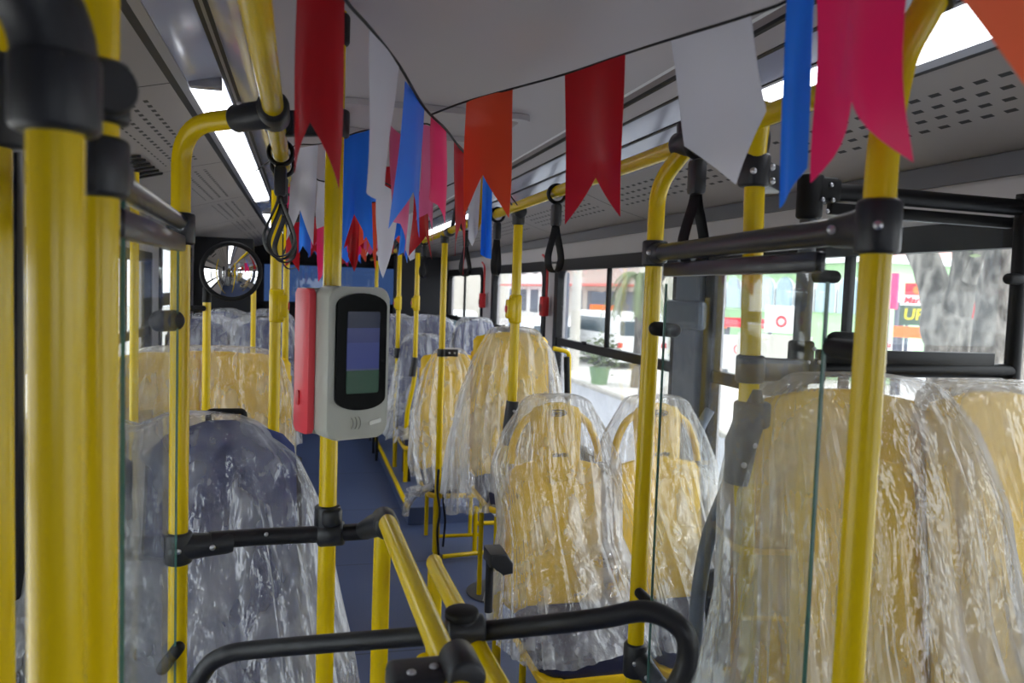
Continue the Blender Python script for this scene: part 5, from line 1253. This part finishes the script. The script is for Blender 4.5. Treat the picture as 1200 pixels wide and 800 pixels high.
for k in range(nwin):
    yy = gcen.y - gl / 2 + gl * (k + .5) / nwin; zz = onX(900, 362, 15.5).z; zu = onX(900, 340, 15.5).z; w = .45
    P = [(-w, zz), (w, zz)] + [(w * math.cos(a), zu + w * math.sin(a)) for a in [math.pi * j / 10 for j in range(11)]]
    bm = NB(); prism(bm, [(u * 1.25, v) for u, v in P], (15.47, yy, .0), (0, 1, 0), (0, 0, 1), (1, 0, 0), .06); f_ = obj('window_surround', bm, M['white'], bt, False)
    bm = NB(); prism(bm, P, (15.43, yy, .0), (0, 1, 0), (0, 0, 1), (1, 0, 0), .04); obj('window_glass', bm, pmat('pale_window', lin(150, 175, 185), .3), f_, False)
# other pale buildings
def building(label, x, y0, y1, ztop, mat, n=5):
    t = thing('street_building', label, 'building', (x, (y0 + y1) / 2, GZ)); bm = NB(); box(bm, (x + 3, (y0 + y1) / 2, (GZ + ztop) / 2), (6, y1 - y0, ztop - GZ)); obj('walls', bm, mat, t, False)
    bm = NB(); box(bm, (x + 2.9, (y0 + y1) / 2, ztop + .1), (6.4, y1 - y0 + .3, .2)); obj('parapet', bm, M['white'], t, False)
    bm = NB(); box(bm, (x - .5, (y0 + y1) / 2, 2.0), (1.2, (y1 - y0) * .9, .12)); obj('awning', bm, pmat('awning_red', lin(225, 120, 110), .7), t, False)
    for k in range(n):
        yy = y0 + (y1 - y0) * (k + .5) / n; bm = NB(); box(bm, (x - .02, yy, .9), (.06, (y1 - y0) / n * .6, 1.6)); obj('shop_window', bm, M['greysign'], t, False)
        bm = NB(); box(bm, (x - .02, yy, 3.4), (.06, (y1 - y0) / n * .35, 1.1)); obj('upper_window', bm, M['carglass'], t, False)
building('low pale shop building across the street behind the palm', 15, 34, 46, 3.0, M['stone'])
building('white shop building with reddish awning farther down the street', 16, 47, 62, 3.4, M['white'])
building('pale building at the far end of the street', 12, 66, 90, 3.6, M['stone'])
# vehicles
def vehicle(name, label, c, L, W, H, col, rot=0.0, van=True):
    t = thing(name, label, 'van' if van else 'car', (c.x, c.y, GZ)); Rz = Matrix.Rotation(rot, 3, 'Z')
    prof = [(-L / 2, .28), (-L / 2, H * .62), (-L / 2 + .12, H * .96), (-L / 2 + .3, H), (L * .22, H), (L * .36, H * .62), (L / 2 - .05, H * .52), (L / 2, .42), (L / 2, .28)] if van else \
           [(-L / 2, .28), (-L / 2, H * .58), (-L * .42, H * .64), (-L * .3, H * .97), (-L * .2, H), (L * .05, H), (L * .22, H * .64), (L * .46, H * .55), (L / 2, .4), (L / 2, .28)]
    bm = NB(); prism(bm, prof, (0, 0, 0), (0, 1, 0), (0, 0, 1), (1, 0, 0), W, .07)
    for v in bm.verts: v.co = Rz @ v.co + V((c.x, c.y, GZ + .02))
    obj('body', bm, col, t)
    y0, y1 = (-L * .40, L * .24) if van else (-L * .27, L * .10)
    bm = NB(); prism(bm, [(y0, H * .64), (y0 + .1, H * .9), (y1 - .12, H * .9), (y1 + .12, H * .64)], (0, 0, 0), (0, 1, 0), (0, 0, 1), (1, 0, 0), W + .02)
    for v in bm.verts: v.co = Rz @ v.co + V((c.x, c.y, GZ + .02))
    obj('side_windows', bm, M['carglass'], t, False)
    bm = NB(); box(bm, (0, 0, 0), (W * .8, .04, H * .25), .01)
    for v in bm.verts: v.co = Rz @ (v.co + V((0, -L / 2 - .01, H * .74))) + V((c.x, c.y, GZ + .02))
    obj('rear_window', bm, M['carglass'], t, False)
    for sx_ in (-1, 1):
        for sy in (-1, 1):
            bm = NB(); p = Rz @ V((sx_ * W * .46, sy * L * .32, .31)) + V((c.x, c.y, GZ + .02)); ax = Rz @ V((1, 0, 0)); softcyl(bm, p - ax * .1, p + ax * .1, .31, .04, 24); wh = obj('wheel', bm, M['rubber'], t)
            bm = NB(); softcyl(bm, p - ax * .105, p + ax * .105, .17, .02, 16); obj('hubcap', bm, M['alu'], wh)
        bm = NB(); p = Rz @ V((sx_ * W * .4, -L / 2 - .01, H * .45)) + V((c.x, c.y, GZ + .02)); box(bm, p, (.18, .06, .16), .02); obj('tail_light', bm, M['red'], t)
    return t
vehicle('delivery_van', 'large white van parked behind the palm in the large side window', V((10.2, 25.5, 0)), 5.0, 1.9, 1.8, M['white'], .05)
vehicle('parked_car', 'white car parked beyond the window, left of the white van', V((7.9, 26.5, 0)), 4.2, 1.8, 1.5, M['white'], .0, False)
vehicle('parked_car', 'second white car farther along the street', V((6.0, 33, 0)), 4.2, 1.8, 1.5, M['white'], .0, False)
vehicle('parked_car', 'grey car with greenish windows parked by the trees at the right edge', onX(1192, 450, 13.8), 4.2, 1.8, 1.5, M['greysign'], .4, False)
# utility boxes by the tree
for px_, w, h, lb_ in ((1064, .7, 1.0, 'low white utility cabinet left of the tree trunks'), (1090, .7, 1.25, 'taller white utility cabinet close to the forked trunk')):
    c = onX(px_, 450, 8.4 if px_ < 1080 else 10.6); bm = NB(); box(bm, (c.x, c.y, GZ + .06 + h / 2), (w, w, h), .04); tag(obj('utility_cabinet', bm, M['white']), lb_, 'cabinet')
for px_, m_, lb_ in ((808, 'redsign', 'person in red standing on the far pavement behind the slim tree'), (794, 'greysign', 'person in dark clothes on the far pavement next to the one in red')):
    c = onX(px_, 395, 9.0); t = thing('person', lb_, 'person', (c.x, c.y, GZ + .06)); z = GZ + .06
    me = bpy.data.meshes.new('body'); vs = [(0, 0, .95), (0, 0, 1.2), (0, 0, 1.42), (0, 0, 1.5), (0, 0, 1.66), (.0, -.1, .9), (.0, -.11, .5), (.03, -.11, .06), (-.1, -.11, .04), (.0, .1, .9), (.0, .11, .5), (.03, .11, .06), (-.1, .11, .04), (0, -.2, 1.4), (0, -.24, 1.1), (-.05, -.25, .82), (0, .2, 1.4), (0, .24, 1.1), (-.05, .25, .82)]
    ed = [(0, 1), (1, 2), (2, 3), (3, 4), (0, 5), (5, 6), (6, 7), (7, 8), (0, 9), (9, 10), (10, 11), (11, 12), (2, 13), (13, 14), (14, 15), (2, 16), (16, 17), (17, 18)]
    rad = [.15, .14, .15, .06, .10, .09, .07, .05, .035, .09, .07, .05, .035, .055, .045, .035, .055, .045, .035]
    me.from_pydata([(a, b, cc) for a, b, cc in vs], ed, []); me.materials.append(M[m_]); o = bpy.data.objects.new('body', me); COL.objects.link(o); o.parent = t
    sk = o.modifiers.new('skin', 'SKIN'); ss = o.modifiers.new('sub', 'SUBSURF'); ss.levels = 1; ss.render_levels = 1
    for v, r_ in zip(me.skin_vertices[0].data, rad): v.radius = (r_, r_)
    me.skin_vertices[0].data[0].use_root = True
    bm = NB(); bmesh.ops.create_uvsphere(bm, u_segments=16, v_segments=12, radius=.115)
    for v in bm.verts: v.co = V((v.co.x, v.co.y * .85, v.co.z * 1.05)) + V((c.x, c.y, z + 1.70))
    obj('hair', bm, M['rubber'], t)
